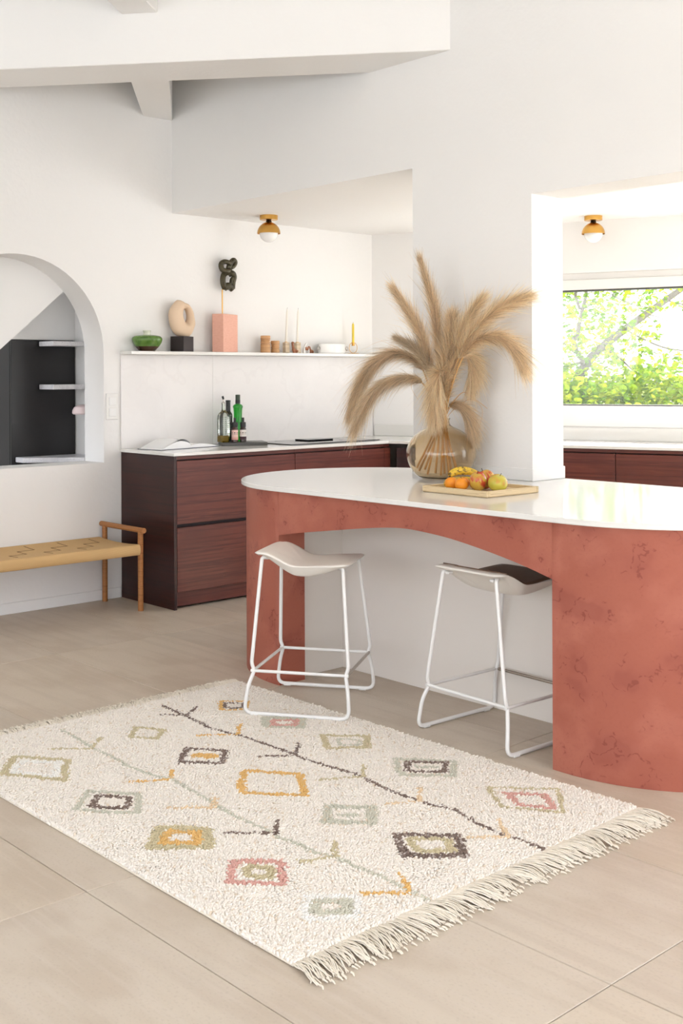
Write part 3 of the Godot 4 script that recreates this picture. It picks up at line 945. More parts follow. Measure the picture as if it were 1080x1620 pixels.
# ---------------------------------------------------------------- bench
func build_bench() -> void:
	var x1 := 3.775
	var x0 := 2.22
	var t := thing("bench", "oak bench with a woven paper cord seat, against the white wall", "bench", Vector3(0, 0, 0))
	for x in [x0, x1]:
		for z in [-6.305, -5.90]:
			var lg := begin()
			tube(lg, PackedVector3Array([Vector3(x, 0.0, z), Vector3(x, 0.25, z), Vector3(x, 0.40, z), Vector3(x, 0.478, z)]), 0.0165, 0.0165, 14)
			obj("leg", lg, M.oak, t)
		var arm := begin()
		var sc := Transform3D(Basis.from_scale(Vector3(1, 1, 1)), Vector3.ZERO)
		tube(arm, PackedVector3Array([Vector3(x, 0.48, -6.344), Vector3(x, 0.48, -6.34), Vector3(x, 0.48, -6.1), Vector3(x, 0.48, -5.866), Vector3(x, 0.48, -5.862)]), 0.0165, 0.0165, 16)
		obj("arm", arm, M.oak, t)
	for z in [-6.305, -5.90]:
		var rl := begin()
		tube(rl, PackedVector3Array([Vector3(x0, 0.37, z), Vector3(x1, 0.37, z)]), 0.014, 0.014, 10)
		obj("rail", rl, M.oak, t)
	# the cord seat: a soft-edged slab that dips between the rails and spreads round them
	var s := begin()
	var prof := []
	for k in 25:
		var u := k / 24.0
		prof.append(Vector2(lerpf(-6.325, -5.88, u), 0.401 - 0.010 * sin(PI * u)))
	var sec := PackedVector2Array()
	for k in 9: sec.append(Vector2(-6.325 - 0.006 - 0.017 * sin(PI * k / 8.0), 0.337 + 0.032 - 0.032 * cos(PI * k / 8.0)))
	for v in prof: sec.append(v)
	for k in 9: sec.append(Vector2(-5.88 + 0.006 + 0.017 * sin(PI * k / 8.0), 0.337 + 0.032 + 0.032 * cos(PI * k / 8.0)))
	for k in 12: sec.append(Vector2(lerpf(-5.88, -6.325, (k + 0.5) / 12.0), 0.337))
	extrude(s, sec, x0 + 0.012, x1 - 0.026, ALONG_X)
	obj("seat", s, M.paper_cord, t)
	# the stepped slots of the weave
	var gaps := begin()
	var x := 3.652
	while x > x0 + 0.4:
		var px := x
		var zs := [-6.292, -6.165, -6.05, -5.942]
		for k in 3:
			for q in 6:
				var za := lerpf(zs[k], zs[k + 1], q / 6.0)
				var zb := lerpf(zs[k], zs[k + 1], (q + 1) / 6.0)
				var y := 0.4014 - 0.010 * sin(PI * ((za + zb) * 0.5 + 6.325) / 0.445)
				box(gaps, Vector3(px - 0.0022, y - 0.004, za), Vector3(px + 0.0022, y + 0.0006, zb))
			if k < 2:
				var y2 := 0.4014 - 0.010 * sin(PI * (zs[k + 1] + 6.325) / 0.445)
				box(gaps, Vector3(px - 0.107, y2 - 0.004, zs[k + 1] - 0.0026), Vector3(px + 0.002, y2 + 0.0006, zs[k + 1] + 0.0026))
			px -= 0.107
		x -= 0.2145
	var w := obj("weave_slots", gaps, M.cord_gap, t)
	w.set_meta("kind", "stuff")

# ---------------------------------------------------------------- bar stools
func seat_height(u: float) -> float:   # u from -1 (raised lip) to 1: lip, dip, level
	var lip := 1.0 - smoothstep(-0.80, -0.12, u)
	var dip := exp(-pow((u + 0.02) / 0.34, 2.0))
	return 0.612 + 0.045 * lip - 0.006 * dip + 0.004 * smoothstep(0.5, 1.0, u)

func make_stool(label: String) -> Node3D:
	# local x runs from the raised lip to the footrest side; local z across
	var t := thing("bar_stool", label, "bar stool", Vector3.ZERO, 0.0, "white wire-legged counter stools")
	var st := begin()
	var nu := 36
	var nv := 18
	var top := []
	var bot := []
	for i in nu + 1:
		var ra := []
		var rb := []
		for k in nv + 1:
			var u := -1.0 + 2.0 * i / nu
			var v := -1.0 + 2.0 * k / nv
			var hu := 0.205
			var hv := 0.183 - 0.012 * exp(-pow(u / 0.45, 2.0))
			# rounded corners
			var cu := u; var cv := v
			var m := maxf(absf(u), absf(v))
			if m > 0.0:
				var rr := pow(pow(absf(u), 9.0) + pow(absf(v), 9.0), 1.0 / 9.0)
				cu = u * m / rr; cv = v * m / rr
			var y := seat_height(u) - 0.010 * (1.0 - v * v) * exp(-pow((u - 0.05) / 0.5, 2.0))
			var belly := 0.034 * pow(maxf(0.0, 1.0 - pow((u + 0.0) / 0.86, 2.0)), 1.1) * pow(maxf(0.0, 1.0 - pow(absf(v), 6.0)), 0.5)
			var edge := 1.0 - pow(clampf((m - 0.93) / 0.07, 0.0, 1.0), 2.0) * 0.8
			ra.append(Vector3(cu * hu, y - 0.006 * (1.0 - edge), cv * hv))
			rb.append(Vector3(cu * hu * 0.995, y - 0.0035 - 0.011 * edge - belly, cv * hv * 0.995))
		top.append(ra); bot.append(rb)
	st.set_smooth_group(1)
	for i in nu:
		for k in nv:
			quad(st, top[i][k], top[i][k + 1], top[i + 1][k + 1], top[i + 1][k])
			quad(st, bot[i][k], bot[i + 1][k], bot[i + 1][k + 1], bot[i][k + 1])
	for i in nu:
		quad(st, top[i][0], top[i + 1][0], bot[i + 1][0], bot[i][0]); quad(st, top[i + 1][nv], top[i][nv], bot[i][nv], bot[i + 1][nv])
	for k in nv:
		quad(st, top[0][k + 1], top[0][k], bot[0][k], bot[0][k + 1]); quad(st, top[nu][k], top[nu][k + 1], bot[nu][k + 1], bot[nu][k])
	obj("seat", st, M.cream_shell, t)
	for s in [-1.0, 1.0]:
		var fr := begin()
		# down one leg, kink at the ring, round the runner and up the other
		var pts := [Vector3(-0.150, 0.632, s * 0.128), Vector3(-0.172, 0.632, s * 0.140), Vector3(-0.198, 0.205, s * 0.206), Vector3(-0.186, 0.176, s * 0.206), Vector3(-0.206, 0.12, s * 0.226), Vector3(-0.222, 0.0095, s * 0.236),
			Vector3(0.222, 0.0095, s * 0.236), Vector3(0.214, 0.12, s * 0.226), Vector3(0.200, 0.176, s * 0.206), Vector3(0.212, 0.205, s * 0.206), Vector3(0.175, 0.598, s * 0.140), Vector3(0.150, 0.598, s * 0.128)]
		tube(fr, rounded(pts, 0.038, 6), 0.0078, 0.0078, 12)
		obj("leg_frame", fr, M.white_steel, t)
		var bar := begin()
		tube(bar, PackedVector3Array([Vector3(-0.200, 0.176, s * 0.209), Vector3(-0.19, 0.176, s * 0.209), Vector3(0.205, 0.176, s * 0.209), Vector3(0.213, 0.176, s * 0.209)]), 0.0066, 0.0066, 10)
		obj("stretcher", bar, M.white_steel, t)
		for x in [-0.175, 0.17]:
			var pad := begin()
			cbox(pad, Vector3(x, 0.005, s * 0.236), Vector3(0.034, 0.010, 0.019), 0.003)
			obj("foot_pad", pad, M.plastic_white, t)
			var clip := begin()
			cbox(clip, Vector3(x * 0.92, 0.628 if x < 0 else 0.596, s * 0.118), Vector3(0.03, 0.012, 0.02), 0.003)
			obj("seat_clip", clip, M.white_steel, t)
	for x in [-0.190, 0.206]:
		var bar := begin()
		tube(bar, PackedVector3Array([Vector3(x, 0.176, -0.206), Vector3(x, 0.176, 0.206)]), 0.0066, 0.0066, 10)
		if x > 0: obj("footrest", bar, M.steel, t).set_meta("label", "bare steel footrest")
		else: obj("stretcher", bar, M.white_steel, t)
	return t

func build_stools() -> void:
	var a := make_stool("cream-seated white wire stool standing half on the rug's corner")
	a.transform = Transform3D(Basis(Vector3(0.555, 0, 0.832), Vector3.UP, Vector3(-0.832, 0, 0.555)), Vector3(3.228, 0.009, -3.722))
	var b: Node3D = a.duplicate()
	b.name = numbered("bar_stool")
	add_child(b, true)
	tag(b, "white wire stool with a dark brown seat top, tucked under the island beside its thick leg", "bar stool", "white wire-legged counter stools")
	b.transform = Transform3D(Basis(Vector3(0.9988, 0, 0.05), Vector3.UP, Vector3(-0.05, 0, 0.9988)), Vector3(3.515, 0.0, -2.925))
	var pd := begin()  # thin dark brown layer laid over most of this one seat
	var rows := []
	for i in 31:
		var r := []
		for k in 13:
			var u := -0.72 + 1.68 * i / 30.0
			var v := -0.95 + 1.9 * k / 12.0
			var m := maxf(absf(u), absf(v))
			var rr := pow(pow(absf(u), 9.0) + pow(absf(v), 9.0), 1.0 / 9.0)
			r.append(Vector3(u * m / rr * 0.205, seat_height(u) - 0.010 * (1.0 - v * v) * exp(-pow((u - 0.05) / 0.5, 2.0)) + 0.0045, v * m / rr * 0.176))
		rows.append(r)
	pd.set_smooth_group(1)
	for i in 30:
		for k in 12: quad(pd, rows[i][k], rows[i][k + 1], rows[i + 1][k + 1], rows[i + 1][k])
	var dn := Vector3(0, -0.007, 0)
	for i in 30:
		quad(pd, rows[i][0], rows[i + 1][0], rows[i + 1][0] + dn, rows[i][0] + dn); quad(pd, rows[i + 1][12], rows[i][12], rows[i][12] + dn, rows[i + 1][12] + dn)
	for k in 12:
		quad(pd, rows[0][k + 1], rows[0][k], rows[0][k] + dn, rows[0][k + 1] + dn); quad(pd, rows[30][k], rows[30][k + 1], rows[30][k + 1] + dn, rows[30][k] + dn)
	obj("seat_overlay", pd, M.seat_brown, b).set_meta("label", "dark brown layer over the seat")

# ---------------------------------------------------------------- things on the wall shelf
const SHELF := 1.5565
func lathed(called: String, prof: Array, m: Material, parent: Node3D, seg := 32, xf := Transform3D.IDENTITY) -> MeshInstance3D:
	var s := begin()
	lathe(s, PackedVector2Array(prof), seg, xf)
	return obj(called, s, m, parent)

func curve2(pts: Array, per := 5) -> Array:
	var p3 := []
	for v in pts: p3.append(Vector3(v.x, v.y, 0))
	var out := []
	for v in spline(p3, per): out.append(Vector2(maxf(v.x, 0.0), v.y))
	return out

func build_shelf_things() -> void:
	var z := -6.287
	var t := thing("lidded_jar", "squat green glazed jar with a pale celadon rim", "jar", Vector3(4.078, SHELF, z))
	lathed("foot", [Vector2(0, 0), Vector2(0.048, 0), Vector2(0.060, 0.014), Vector2(0.0765, 0.031)], M.brown_glaze, t)
	lathed("body", [Vector2(0.0765, 0.031)] + curve2([Vector2(0.0765, 0.031), Vector2(0.089, 0.05), Vector2(0.096, 0.071), Vector2(0.094, 0.086), Vector2(0.081, 0.097), Vector2(0.05, 0.103), Vector2(0.024, 0.106)]), M.green_glaze, t)
	lathed("rim", [Vector2(0.024, 0.104), Vector2(0.021, 0.114), Vector2(0.023, 0.126), Vector2(0.027, 0.131), Vector2(0.024, 0.133), Vector2(0.018, 0.126), Vector2(0.017, 0.10)], M.celadon, t)
	# stone ring sculpture on a black block
	t = thing("sculpture", "sand-coloured looped stone sculpture on a small black block", "sculpture", Vector3(4.35, SHELF, z - 0.005))
	var bl := begin()
	cbox(bl, Vector3(0, 0.05, 0), Vector3(0.125, 0.0995, 0.10), 0.0015, Transform3D(Basis(Vector3.UP, 0.42), Vector3.ZERO))
	obj("plinth", bl, M.ebony, t)
	var lp := begin()
	loop_solid(lp)
	obj("loop", lp, M.sand_stone, t)
	# bronze on a rod over a rose block
	t = thing("sculpture", "dark pierced bronze sculpture on a thin brass rod over a pink block", "sculpture", Vector3(4.705, SHELF, z - 0.012))
	var pb := begin()
	cbox(pb, Vector3(0, 0.128, 0), Vector3(0.205, 0.256, 0.085), 0.0015, Transform3D(Basis(Vector3.UP, 0.44), Vector3.ZERO))
	obj("plinth", pb, M.rose_wood, t)
	var rd := begin()
	tube(rd, PackedVector3Array([Vector3(-0.022, 0.254, 0), Vector3(-0.022, 0.34, 0), Vector3(-0.022, 0.425, 0)]), 0.0042, 0.0042, 10)
	obj("rod", rd, M.brass, t)
	var br := begin()
	var P := func(px: float, py: float, d := 0.0) -> Vector3: return Vector3((px - 352.0) / 236.0 * 1.05, (559.5 - py) / 236.0, d)
	for path in [
		[[P.call(351.5, 457), P.call(347, 450, 0.01), P.call(348.5, 440, 0.0), P.call(353.5, 434, -0.01), P.call(359, 431.5), P.call(365, 433, 0.01), P.call(369.5, 438, 0.0), P.call(368.5, 447, -0.008), P.call(366, 456.5)], 0.019, 0.020],
		[[P.call(351, 456), P.call(357, 453.5, 0.008), P.call(362, 455, 0.0), P.call(366.5, 458)], 0.026, 0.022],
		[[P.call(363, 454), P.call(361.5, 446, 0.012), P.call(364.5, 441, 0.006), P.call(368, 440)], 0.010, 0.012],
		[[P.call(366, 436), P.call(361, 427, -0.008), P.call(362, 418, 0.0), P.call(367, 411.5, 0.008), P.call(372, 415, 0.0), P.call(370, 421, -0.006), P.call(364, 424)], 0.022, 0.013],
		[[P.call(361, 428), P.call(354, 430, 0.008), P.call(347, 427.5, 0.0), P.call(346.5, 419, -0.008), P.call(351, 415, 0.0), P.call(358, 416.5, 0.008), P.call(363.5, 421)], 0.019, 0.016]]:
		tube(br, spline(path[0], 5), path[1], path[2], 10)
	obj("bronze", br, M.bronze_green, t)
	# mills
	for m in [[5.044, 0.0345, 0.119, "taller pale wood pepper mill with three turned grooves"], [5.131, 0.0305, 0.085, "shorter pale wood mill with three turned grooves"]]:
		t = thing("pepper_mill", m[3], "mill", Vector3(m[0], SHELF, z), 0.0, "turned wooden mills")
		var r: float = m[1]
		var h: float = m[2]
		var g := h - 0.036
		lathed("body", [Vector2(0, 0), Vector2(r - 0.002, 0), Vector2(r, 0.002), Vector2(r, g - 0.022), Vector2(r - 0.004, g - 0.020), Vector2(r - 0.004, g - 0.017), Vector2(r, g - 0.015), Vector2(r, g - 0.008), Vector2(r - 0.004, g - 0.006), Vector2(r - 0.004, g - 0.003), Vector2(r, g - 0.001), Vector2(r, g + 0.004), Vector2(0, g + 0.004)], M.mill_wood, t)
		lathed("head", [Vector2(0, g + 0.004), Vector2(r - 0.004, g + 0.004), Vector2(r - 0.004, g + 0.008), Vector2(r, g + 0.010), Vector2(r, h - 0.003), Vector2(r - 0.003, h), Vector2(0, h)], M.mill_wood, t)
	# two wooden holders with their white tapers
	for k in 2:
		var x: float = [5.238, 5.343][k]
		var lean: float = [0.05, 0.035][k]
		t = thing("candle_holder", ["square beige wooden candle holder behind the larger brown toy animal", "square beige wooden candle holder between the brown and the white toy animal"][k], "candle holder", Vector3(x, SHELF, z - 0.01), 0.0, "beige wooden candle holders")
		var s := begin()
		cbox(s, Vector3(0, 0.0385, 0), Vector3(0.036, 0.077, 0.036), 0.002)
		obj("block", s, M.beige_wood, t)
		lathed("socket", [Vector2(0.0085, 0.0775), Vector2(0.0105, 0.0775), Vector2(0.0105, 0.0805), Vector2(0.0085, 0.0805)], M.brass, t, 16)
		var cd := thing("taper_candle", ["tall white taper candle leaning above the mills, left of its pair", "tall white taper candle leaning above the toy animals, right of its pair"][k], "candle", Vector3(x, SHELF + 0.0777, z - 0.01), 0.0, "white taper candles")
		lathed("wax", [Vector2(0, 0), Vector2(0.0085, 0), Vector2(0.0075, 0.14), Vector2(0.006, 0.215), Vector2(0.003, 0.232), Vector2(0, 0.236)], M.wax_white, cd, 16)
		var wk := begin()
		tube(wk, PackedVector3Array([Vector3(0, 0.235, 0), Vector3(0, 0.24, 0), Vector3(0.001, 0.245, 0)]), 0.0008, 0.0006, 6)
		obj("wick", wk, M.dark_metal, cd)
		cd.rotation.z = -lean
	# small wooden animals
	toy_animal("larger brown wooden toy animal sitting upright before the first candle holder", M.toy_wood, Vector3(5.278, SHELF, z + 0.03), [[Vector2(0.004, 0.0), Vector2(-0.004, 0.022), Vector2(-0.010, 0.048)], [Vector2(-0.010, 0.046), Vector2(-0.014, 0.064), Vector2(-0.012, 0.072)], [Vector2(-0.012, 0.024), Vector2(0.010, 0.020), Vector2(0.034, 0.014)], [Vector2(0.016, 0.018), Vector2(0.018, 0.008), Vector2(0.020, 0.0)]], [0.012, 0.009, 0.010, 0.006])
	toy_animal("white toy animal with a brown back between the second candle holder and the small giraffe", M.enamel, Vector3(5.398, SHELF, z + 0.02), [[Vector2(-0.016, 0.0), Vector2(-0.016, 0.030), Vector2(-0.008, 0.048)], [Vector2(-0.008, 0.045), Vector2(-0.002, 0.062), Vector2(0.006, 0.066)], [Vector2(-0.012, 0.032), Vector2(0.006, 0.034), Vector2(0.018, 0.028)], [Vector2(0.018, 0.028), Vector2(0.020, 0.014), Vector2(0.020, 0.0)]], [0.010, 0.008, 0.014, 0.007])
	toy_animal("small brown wooden toy giraffe beside the white pan", M.toy_wood, Vector3(5.455, SHELF, z + 0.01), [[Vector2(-0.006, 0.0), Vector2(-0.006, 0.018), Vector2(-0.012, 0.044)], [Vector2(-0.012, 0.042), Vector2(-0.018, 0.046), Vector2(-0.021, 0.046)], [Vector2(-0.008, 0.018), Vector2(0.002, 0.020), Vector2(0.012, 0.018)], [Vector2(0.012, 0.018), Vector2(0.013, 0.008), Vector2(0.012, 0.0)]], [0.007, 0.006, 0.009, 0.005])
	# white pan
	t = thing("pan", "low white enamel pan with two small ring handles", "pan", Vector3(5.668, SHELF, z - 0.005))
	lathed("body", [Vector2(0, 0), Vector2(0.118, 0), Vector2(0.124, 0.004), Vector2(0.124, 0.066), Vector2(0.127, 0.069), Vector2(0.122, 0.072), Vector2(0, 0.074)], M.enamel, t, 40, Transform3D(Basis.from_scale(Vector3(1, 1, 0.46)), Vector3.ZERO))
	for s in [-1.0, 1.0]:
		var rg := begin()
		var ring := PackedVector3Array()
		for k in 20: ring.append(Vector3(s * 0.139 + 0.0125 * cos(TAU * k / 20), 0.038 + 0.0125 * sin(TAU * k / 20), 0.012))
		tube(rg, ring, 0.0034, 0.0034, 8, true)
		obj("ring_handle", rg, M.steel, t)
	# ring-shaped brass holder with its yellow candle
	t = thing("candle_holder", "thin brass ring-shaped candle holder at the shelf's end", "candle holder", Vector3(5.868, SHELF, z + 0.01))
	var rg := begin()
	var ring := PackedVector3Array()
	for k in 40: ring.append(Vector3(0.040 * cos(TAU * k / 40), 0.046 + 0.040 * sin(TAU * k / 40), 0))
	tube(rg, ring, 0.0021, 0.0021, 8, true)
	obj("ring", rg, M.brass, t)
	lathed("base", [Vector2(0, 0), Vector2(0.042, 0), Vector2(0.043, 0.002), Vector2(0.041, 0.004), Vector2(0, 0.006)], M.brass, t)
	lathed("cup", [Vector2(0, 0.060), Vector2(0.0105, 0.060), Vector2(0.0115, 0.062), Vector2(0.0115, 0.084), Vector2(0.0098, 0.084), Vector2(0.0098, 0.068), Vector2(0, 0.068)], M.brass, t, 20)
	var yc := thing("taper_candle", "short yellow candle standing in the brass ring holder", "candle", Vector3(5.868, SHELF + 0.0683, z + 0.01))
	lathed("wax", [Vector2(0, 0), Vector2(0.0092, 0), Vector2(0.0086, 0.12), Vector2(0.0078, 0.148), Vector2(0.004, 0.158), Vector2(0, 0.162)], M.wax_yellow, yc, 18)
	var wk := begin()
	tube(wk, PackedVector3Array([Vector3(0, 0.161, 0), Vector3(0, 0.164, 0), Vector3(0.001, 0.168, 0)]), 0.0008, 0.0006, 6)
	obj("wick", wk, M.dark_metal, yc)

func toy_animal(label: String, m: Material, at: Vector3, limbs: Array, radii: Array) -> void:
	var t := thing("toy_animal", label, "figurine", at, 0.0, "small wooden toy animals")
	var names := ["body", "head", "back", "leg"]
	for i in limbs.size():
		var s := begin()
		var p := []
		for v in limbs[i]: p.append(Vector3(v.x, v.y, 0.0))
		tube(s, spline(p, 4), radii[i], radii[i] * 0.75, 10)
		if i == 1: ball(s, Vector3(limbs[1][2].x, limbs[1][2].y, 0), Vector3(0.010, 0.008, 0.008) * (radii[1] / 0.008), 10)
		if i == 3:
			for dz in [-0.009, 0.009]:
				var q := []
				for v in limbs[3]: q.append(Vector3(v.x, v.y, dz))
				tube(s, spline(q, 3), radii[3] * 0.7, radii[3] * 0.6, 8)
		obj(names[i], s, M.toy_wood if (i == 2 and m == M.enamel) else m, t)

func loop_solid(st: SurfaceTool) -> void:
	# an uneven closed loop, fat at the foot and thin over the right shoulder, swept round its hole
	var n := 40
	var seg := 18
	var rings := []
	for i in n:
		var a := TAU * i / n    # 0 at the right, counter-clockwise
		var hole := Vector3(0.019 * cos(a) + 0.024 - 0.004 * sin(a), 0.046 * sin(a) + 0.238, 0)
		var key := [0.044, 0.036, 0.036, 0.082, 0.106, 0.110, 0.100, 0.066]   # thickness every 45 degrees
		var f := a / TAU * 8.0
		var k := int(f) % 8
		var w: float = lerpf(key[k], key[(k + 1) % 8], smoothstep(0.0, 1.0, f - floorf(f)))
		var dir := Vector3(cos(a), sin(a), 0)
		var deep := 0.034 + 0.012 * maxf(0.0, -sin(a))
		var ring := []
		for s in seg:
			var b := TAU * s / seg
			ring.append(hole + dir * (w * 0.5 * (1.0 - cos(b))) + Vector3(0, 0, deep * sin(b)))
		rings.append(ring)
	st.set_smooth_group(1)
	for i in n:
		for s in seg:
			var p: Array = rings[i]; var q: Array = rings[(i + 1) % n]
			var l := (s + 1) % seg
			quad(st, p[s], q[s], q[l], p[l])
	st.set_smooth_group(-1)

# ---------------------------------------------------------------- things on the back worktop
const DECK := 0.9378
func build_counter_things() -> void:
	# open book
	var t := thing("book", "open book with white pages lying at the worktop's left end", "book", Vector3(4.27, DECK, -6.085), 0.17)
	var cv := begin()
	box(cv, Vector3(-0.265, 0.0, -0.205), Vector3(0.265, 0.003, 0.004), 0.001)
	obj("cover", cv, M.book_cover, t)
	for s in [-1.0, 1.0]:
		var pg := begin()
		var poly := PackedVector2Array([Vector2(0, 0.003)])
		for k in 17:
			var u := k / 16.0
			var h: float = (0.052 if s < 0 else 0.022)
			poly.append(Vector2(s * 0.258 * u, 0.004 + h * pow(sin(PI * minf(u * 1.0 + 0.06, 1.0)), 0.75) * (1.0 - 0.55 * u) + 0.008 * (1.0 - u)))
		poly.append(Vector2(s * 0.258, 0.003))
		extrude(pg, poly, -0.2, 0.0, ALONG_Z)
		obj("pages", pg, M.paper, t)
	var lf := begin()   # a lifted leaf over the gutter
	var lo := []
	for k in 13:
		var u := k / 12.0
		lo.append(Vector3(0.006 - 0.225 * u, 0.018 + 0.052 * sin(PI * pow(u, 0.75)) * (1.0 - 0.4 * u), 0))
	lf.set_smooth_group(1)
	for k in 12:
		quad(lf, lo[k] + Vector3(0, 0, -0.001), lo[k + 1] + Vector3(0, 0, -0.001), lo[k + 1] + Vector3(0, 0, -0.199), lo[k] + Vector3(0, 0, -0.199))
		quad(lf, lo[k] + Vector3(0, -0.0012, -0.199), lo[k + 1] + Vector3(0, -0.0012, -0.199), lo[k + 1] + Vector3(0, -0.0012, -0.001), lo[k] + Vector3(0, -0.0012, -0.001))
	obj("leaf", lf, M.paper, t)
	# granite board
	var gb := begin()
	cbox(gb, Vector3(4.723, DECK + 0.0111, -6.132), Vector3(0.30, 0.022, 0.20), 0.002, Transform3D.IDENTITY.translated(Vector3(-4.723, 0, 6.132)).rotated(Vector3.UP, -0.5).translated(Vector3(4.723, 0, -6.132)))
	tag(obj("stone_board", gb, M.dark_granite), "dark speckled stone board under the bottles", "board")
	var by := DECK + 0.0222
	# oil cruet
	t = thing("oil_bottle", "clear dimpled cruet with a black spout and some yellow oil", "bottle", Vector3(4.60, by, -6.18))
	var g := begin()
	var sq := func(r: float, a: float) -> Vector2: return Vector2(cos(a), sin(a)) * r / pow(pow(absf(cos(a)), 5.0) + pow(absf(sin(a)), 5.0), 0.2)
	var rings := []
	var hs := [[0.0, 0.030, 1.0], [0.003, 0.0345, 1.0], [0.07, 0.035, 1.0], [0.14, 0.0345, 1.0], [0.172, 0.033, 1.0], [0.19, 0.026, 0.7], [0.203, 0.016, 0.2], [0.215, 0.0125, 0.0], [0.25, 0.0115, 0.0], [0.252, 0.013, 0.0], [0.257, 0.013, 0.0]]
	for h in hs:
		var ring := []
		for k in 32:
			var a := TAU * k / 32 + 0.2
			var v: Vector2 = sq.call(h[1], a).lerp(Vector2(cos(a), sin(a)) * h[1], 1.0 - h[2])
			ring.append(Vector3(v.x, h[0], v.y))
		rings.append(ring)
	g.set_smooth_group(1)
	for i in rings.size() - 1:
		for k in 32:
			var l := (k + 1) % 32
			quad(g, rings[i][l], rings[i][k], rings[i + 1][k], rings[i + 1][l])
	for k in range(1, 31):
		tri(g, rings[0][0], rings[0][k], rings[0][k + 1]); tri(g, rings[-1][0], rings[-1][k + 1], rings[-1][k])
	for row in 9:
		for k in 3:
			for side in 2:
				var c := Vector3(-0.02 + 0.02 * k, 0.055 + row * 0.0135, 0.0345)
				ball(g, c, Vector3(0.0055, 0.0035, 0.0022), 8, Transform3D(Basis(Vector3.UP, -0.2 + side * PI / 2 - PI / 4 * 0.0), Vector3.ZERO))
	obj("glass", g, M.clear_glass, t)
	var ol := begin()
	cbox(ol, Vector3(0, 0.0245, 0), Vector3(0.056, 0.041, 0.056), 0.008, Transform3D(Basis(Vector3.UP, -0.2), Vector3.ZERO))
	obj("oil", ol, mat("oil", c8(176, 140, 36), 0.2), t)
	lathed("stopper", [Vector2(0, 0.255), Vector2(0.0125, 0.255), Vector2(0.0125, 0.262), Vector2(0.006, 0.266), Vector2(0.0045, 0.285), Vector2(0, 0.285)], M.steel, t, 16)
	var sp := begin()
	tube(sp, PackedVector3Array([Vector3(0, 0.283, 0), Vector3(-0.003, 0.294, 0), Vector3(-0.007, 0.302, 0)]), 0.0065, 0.0075, 10)
	obj("spout", sp, M.black_plastic, t)
	# dark bottle
	t = thing("dark_bottle", "slim black-brown bottle between the cruet and the green bottle", "bottle", Vector3(4.665, by, -6.215))
	lathed("glass", [Vector2(0, 0), Vector2(0.026, 0), Vector2(0.0285, 0.003), Vector2(0.0285, 0.165)] + curve2([Vector2(0.0285, 0.165), Vector2(0.027, 0.182), Vector2(0.018, 0.197), Vector2(0.0145, 0.21), Vector2(0.0140, 0.235)]) + [Vector2(0, 0.236)], M.dark_bottle, t)
	lathed("cap", [Vector2(0.0142, 0.205), Vector2(0.0158, 0.206), Vector2(0.0158, 0.262), Vector2(0.017, 0.263), Vector2(0.017, 0.275), Vector2(0, 0.276)], M.black_plastic, t)
	# green bottle
	t = thing("green_bottle", "bright green glass bottle with a collar and a dark green cap", "bottle", Vector3(4.735, by, -6.20))
	lathed("glass", [Vector2(0, 0), Vector2(0.024, 0), Vector2(0.027, 0.003)] + curve2([Vector2(0.027, 0.003), Vector2(0.027, 0.12), Vector2(0.0285, 0.19), Vector2(0.031, 0.222)], 4) + [Vector2(0.034, 0.226), Vector2(0.034, 0.234), Vector2(0.029, 0.242), Vector2(0.016, 0.25), Vector2(0.015, 0.272), Vector2(0, 0.272)], M.green_glass, t)
	lathed("cap", [Vector2(0.0153, 0.25), Vector2(0.0162, 0.25), Vector2(0.0162, 0.309), Vector2(0.0145, 0.311), Vector2(0, 0.311)], M.cap_green, t)
	lathed("neck_band", [Vector2(0.0160, 0.254), Vector2(0.0168, 0.255), Vector2(0.0168, 0.275), Vector2(0.0160, 0.276)], M.black_plastic, t)
	# spice grinders
	for k in 2:
		t = thing("spice_grinder", ["pink-labelled spice grinder jar with a black top, in front of the dark bottle", "pale-labelled spice grinder jar with a black top, in front of the green bottle"][k], "jar", Vector3([4.66, 4.716][k], by, [-6.135, -6.12][k]), 0.0, "spice grinder jars")
		lathed("glass", [Vector2(0, 0), Vector2(0.0205, 0), Vector2(0.022, 0.002), Vector2(0.022, 0.082), Vector2(0.017, 0.094), Vector2(0.0165, 0.1), Vector2(0, 0.1)], mat("spice_glass_%d" % k, [c8(74, 48, 42), c8(60, 46, 44)][k], 0.1), t)
		lathed("paper_label", [Vector2(0.0222, 0.014), Vector2(0.0225, 0.014), Vector2(0.0225, 0.08), Vector2(0.0222, 0.08)], M["jar_label_%d" % k] if M.has("jar_label_%d" % k) else label_mat(k), t)
		lathed("lid", [Vector2(0.0165, 0.098), Vector2(0.0195, 0.098), Vector2(0.0195, 0.128), Vector2(0.018, 0.13), Vector2(0.0085, 0.131), Vector2(0.0085, 0.16), Vector2(0, 0.161)], M.black_plastic, t)
	# hob with a black slab on it
	var hb := thing("induction_hob", "black glass hob set in the back worktop", "hob", Vector3.ZERO)
	var gl := begin()
	box(gl, Vector3(4.915, DECK, -6.285), Vector3(5.735, DECK + 0.006, -5.862), 0.0012)
	obj("glass", gl, M.black_glass, hb)
	var zn := begin()
	for c in [[5.12, -5.97], [5.54, -5.97], [5.12, -6.17], [5.54, -6.17]]:
		lathe(zn, PackedVector2Array([Vector2(0.07, 0.0061), Vector2(0.07, 0.0064), Vector2(0.0715, 0.0064), Vector2(0.0715, 0.0061)]), 40, Transform3D(Basis.IDENTITY, Vector3(c[0], DECK, c[1])))
	obj("zone_mark", zn, M.steel, hb)
	var tb := begin()
	cbox(tb, Vector3(5.365, DECK + 0.0105, -6.145), Vector3(0.235, 0.0085, 0.145), 0.003, Transform3D(Basis(Vector3.UP, 0.0), Vector3.ZERO))
	tag(obj("tablet", tb, M.black_glass), "thin black tablet lying on the hob", "tablet")

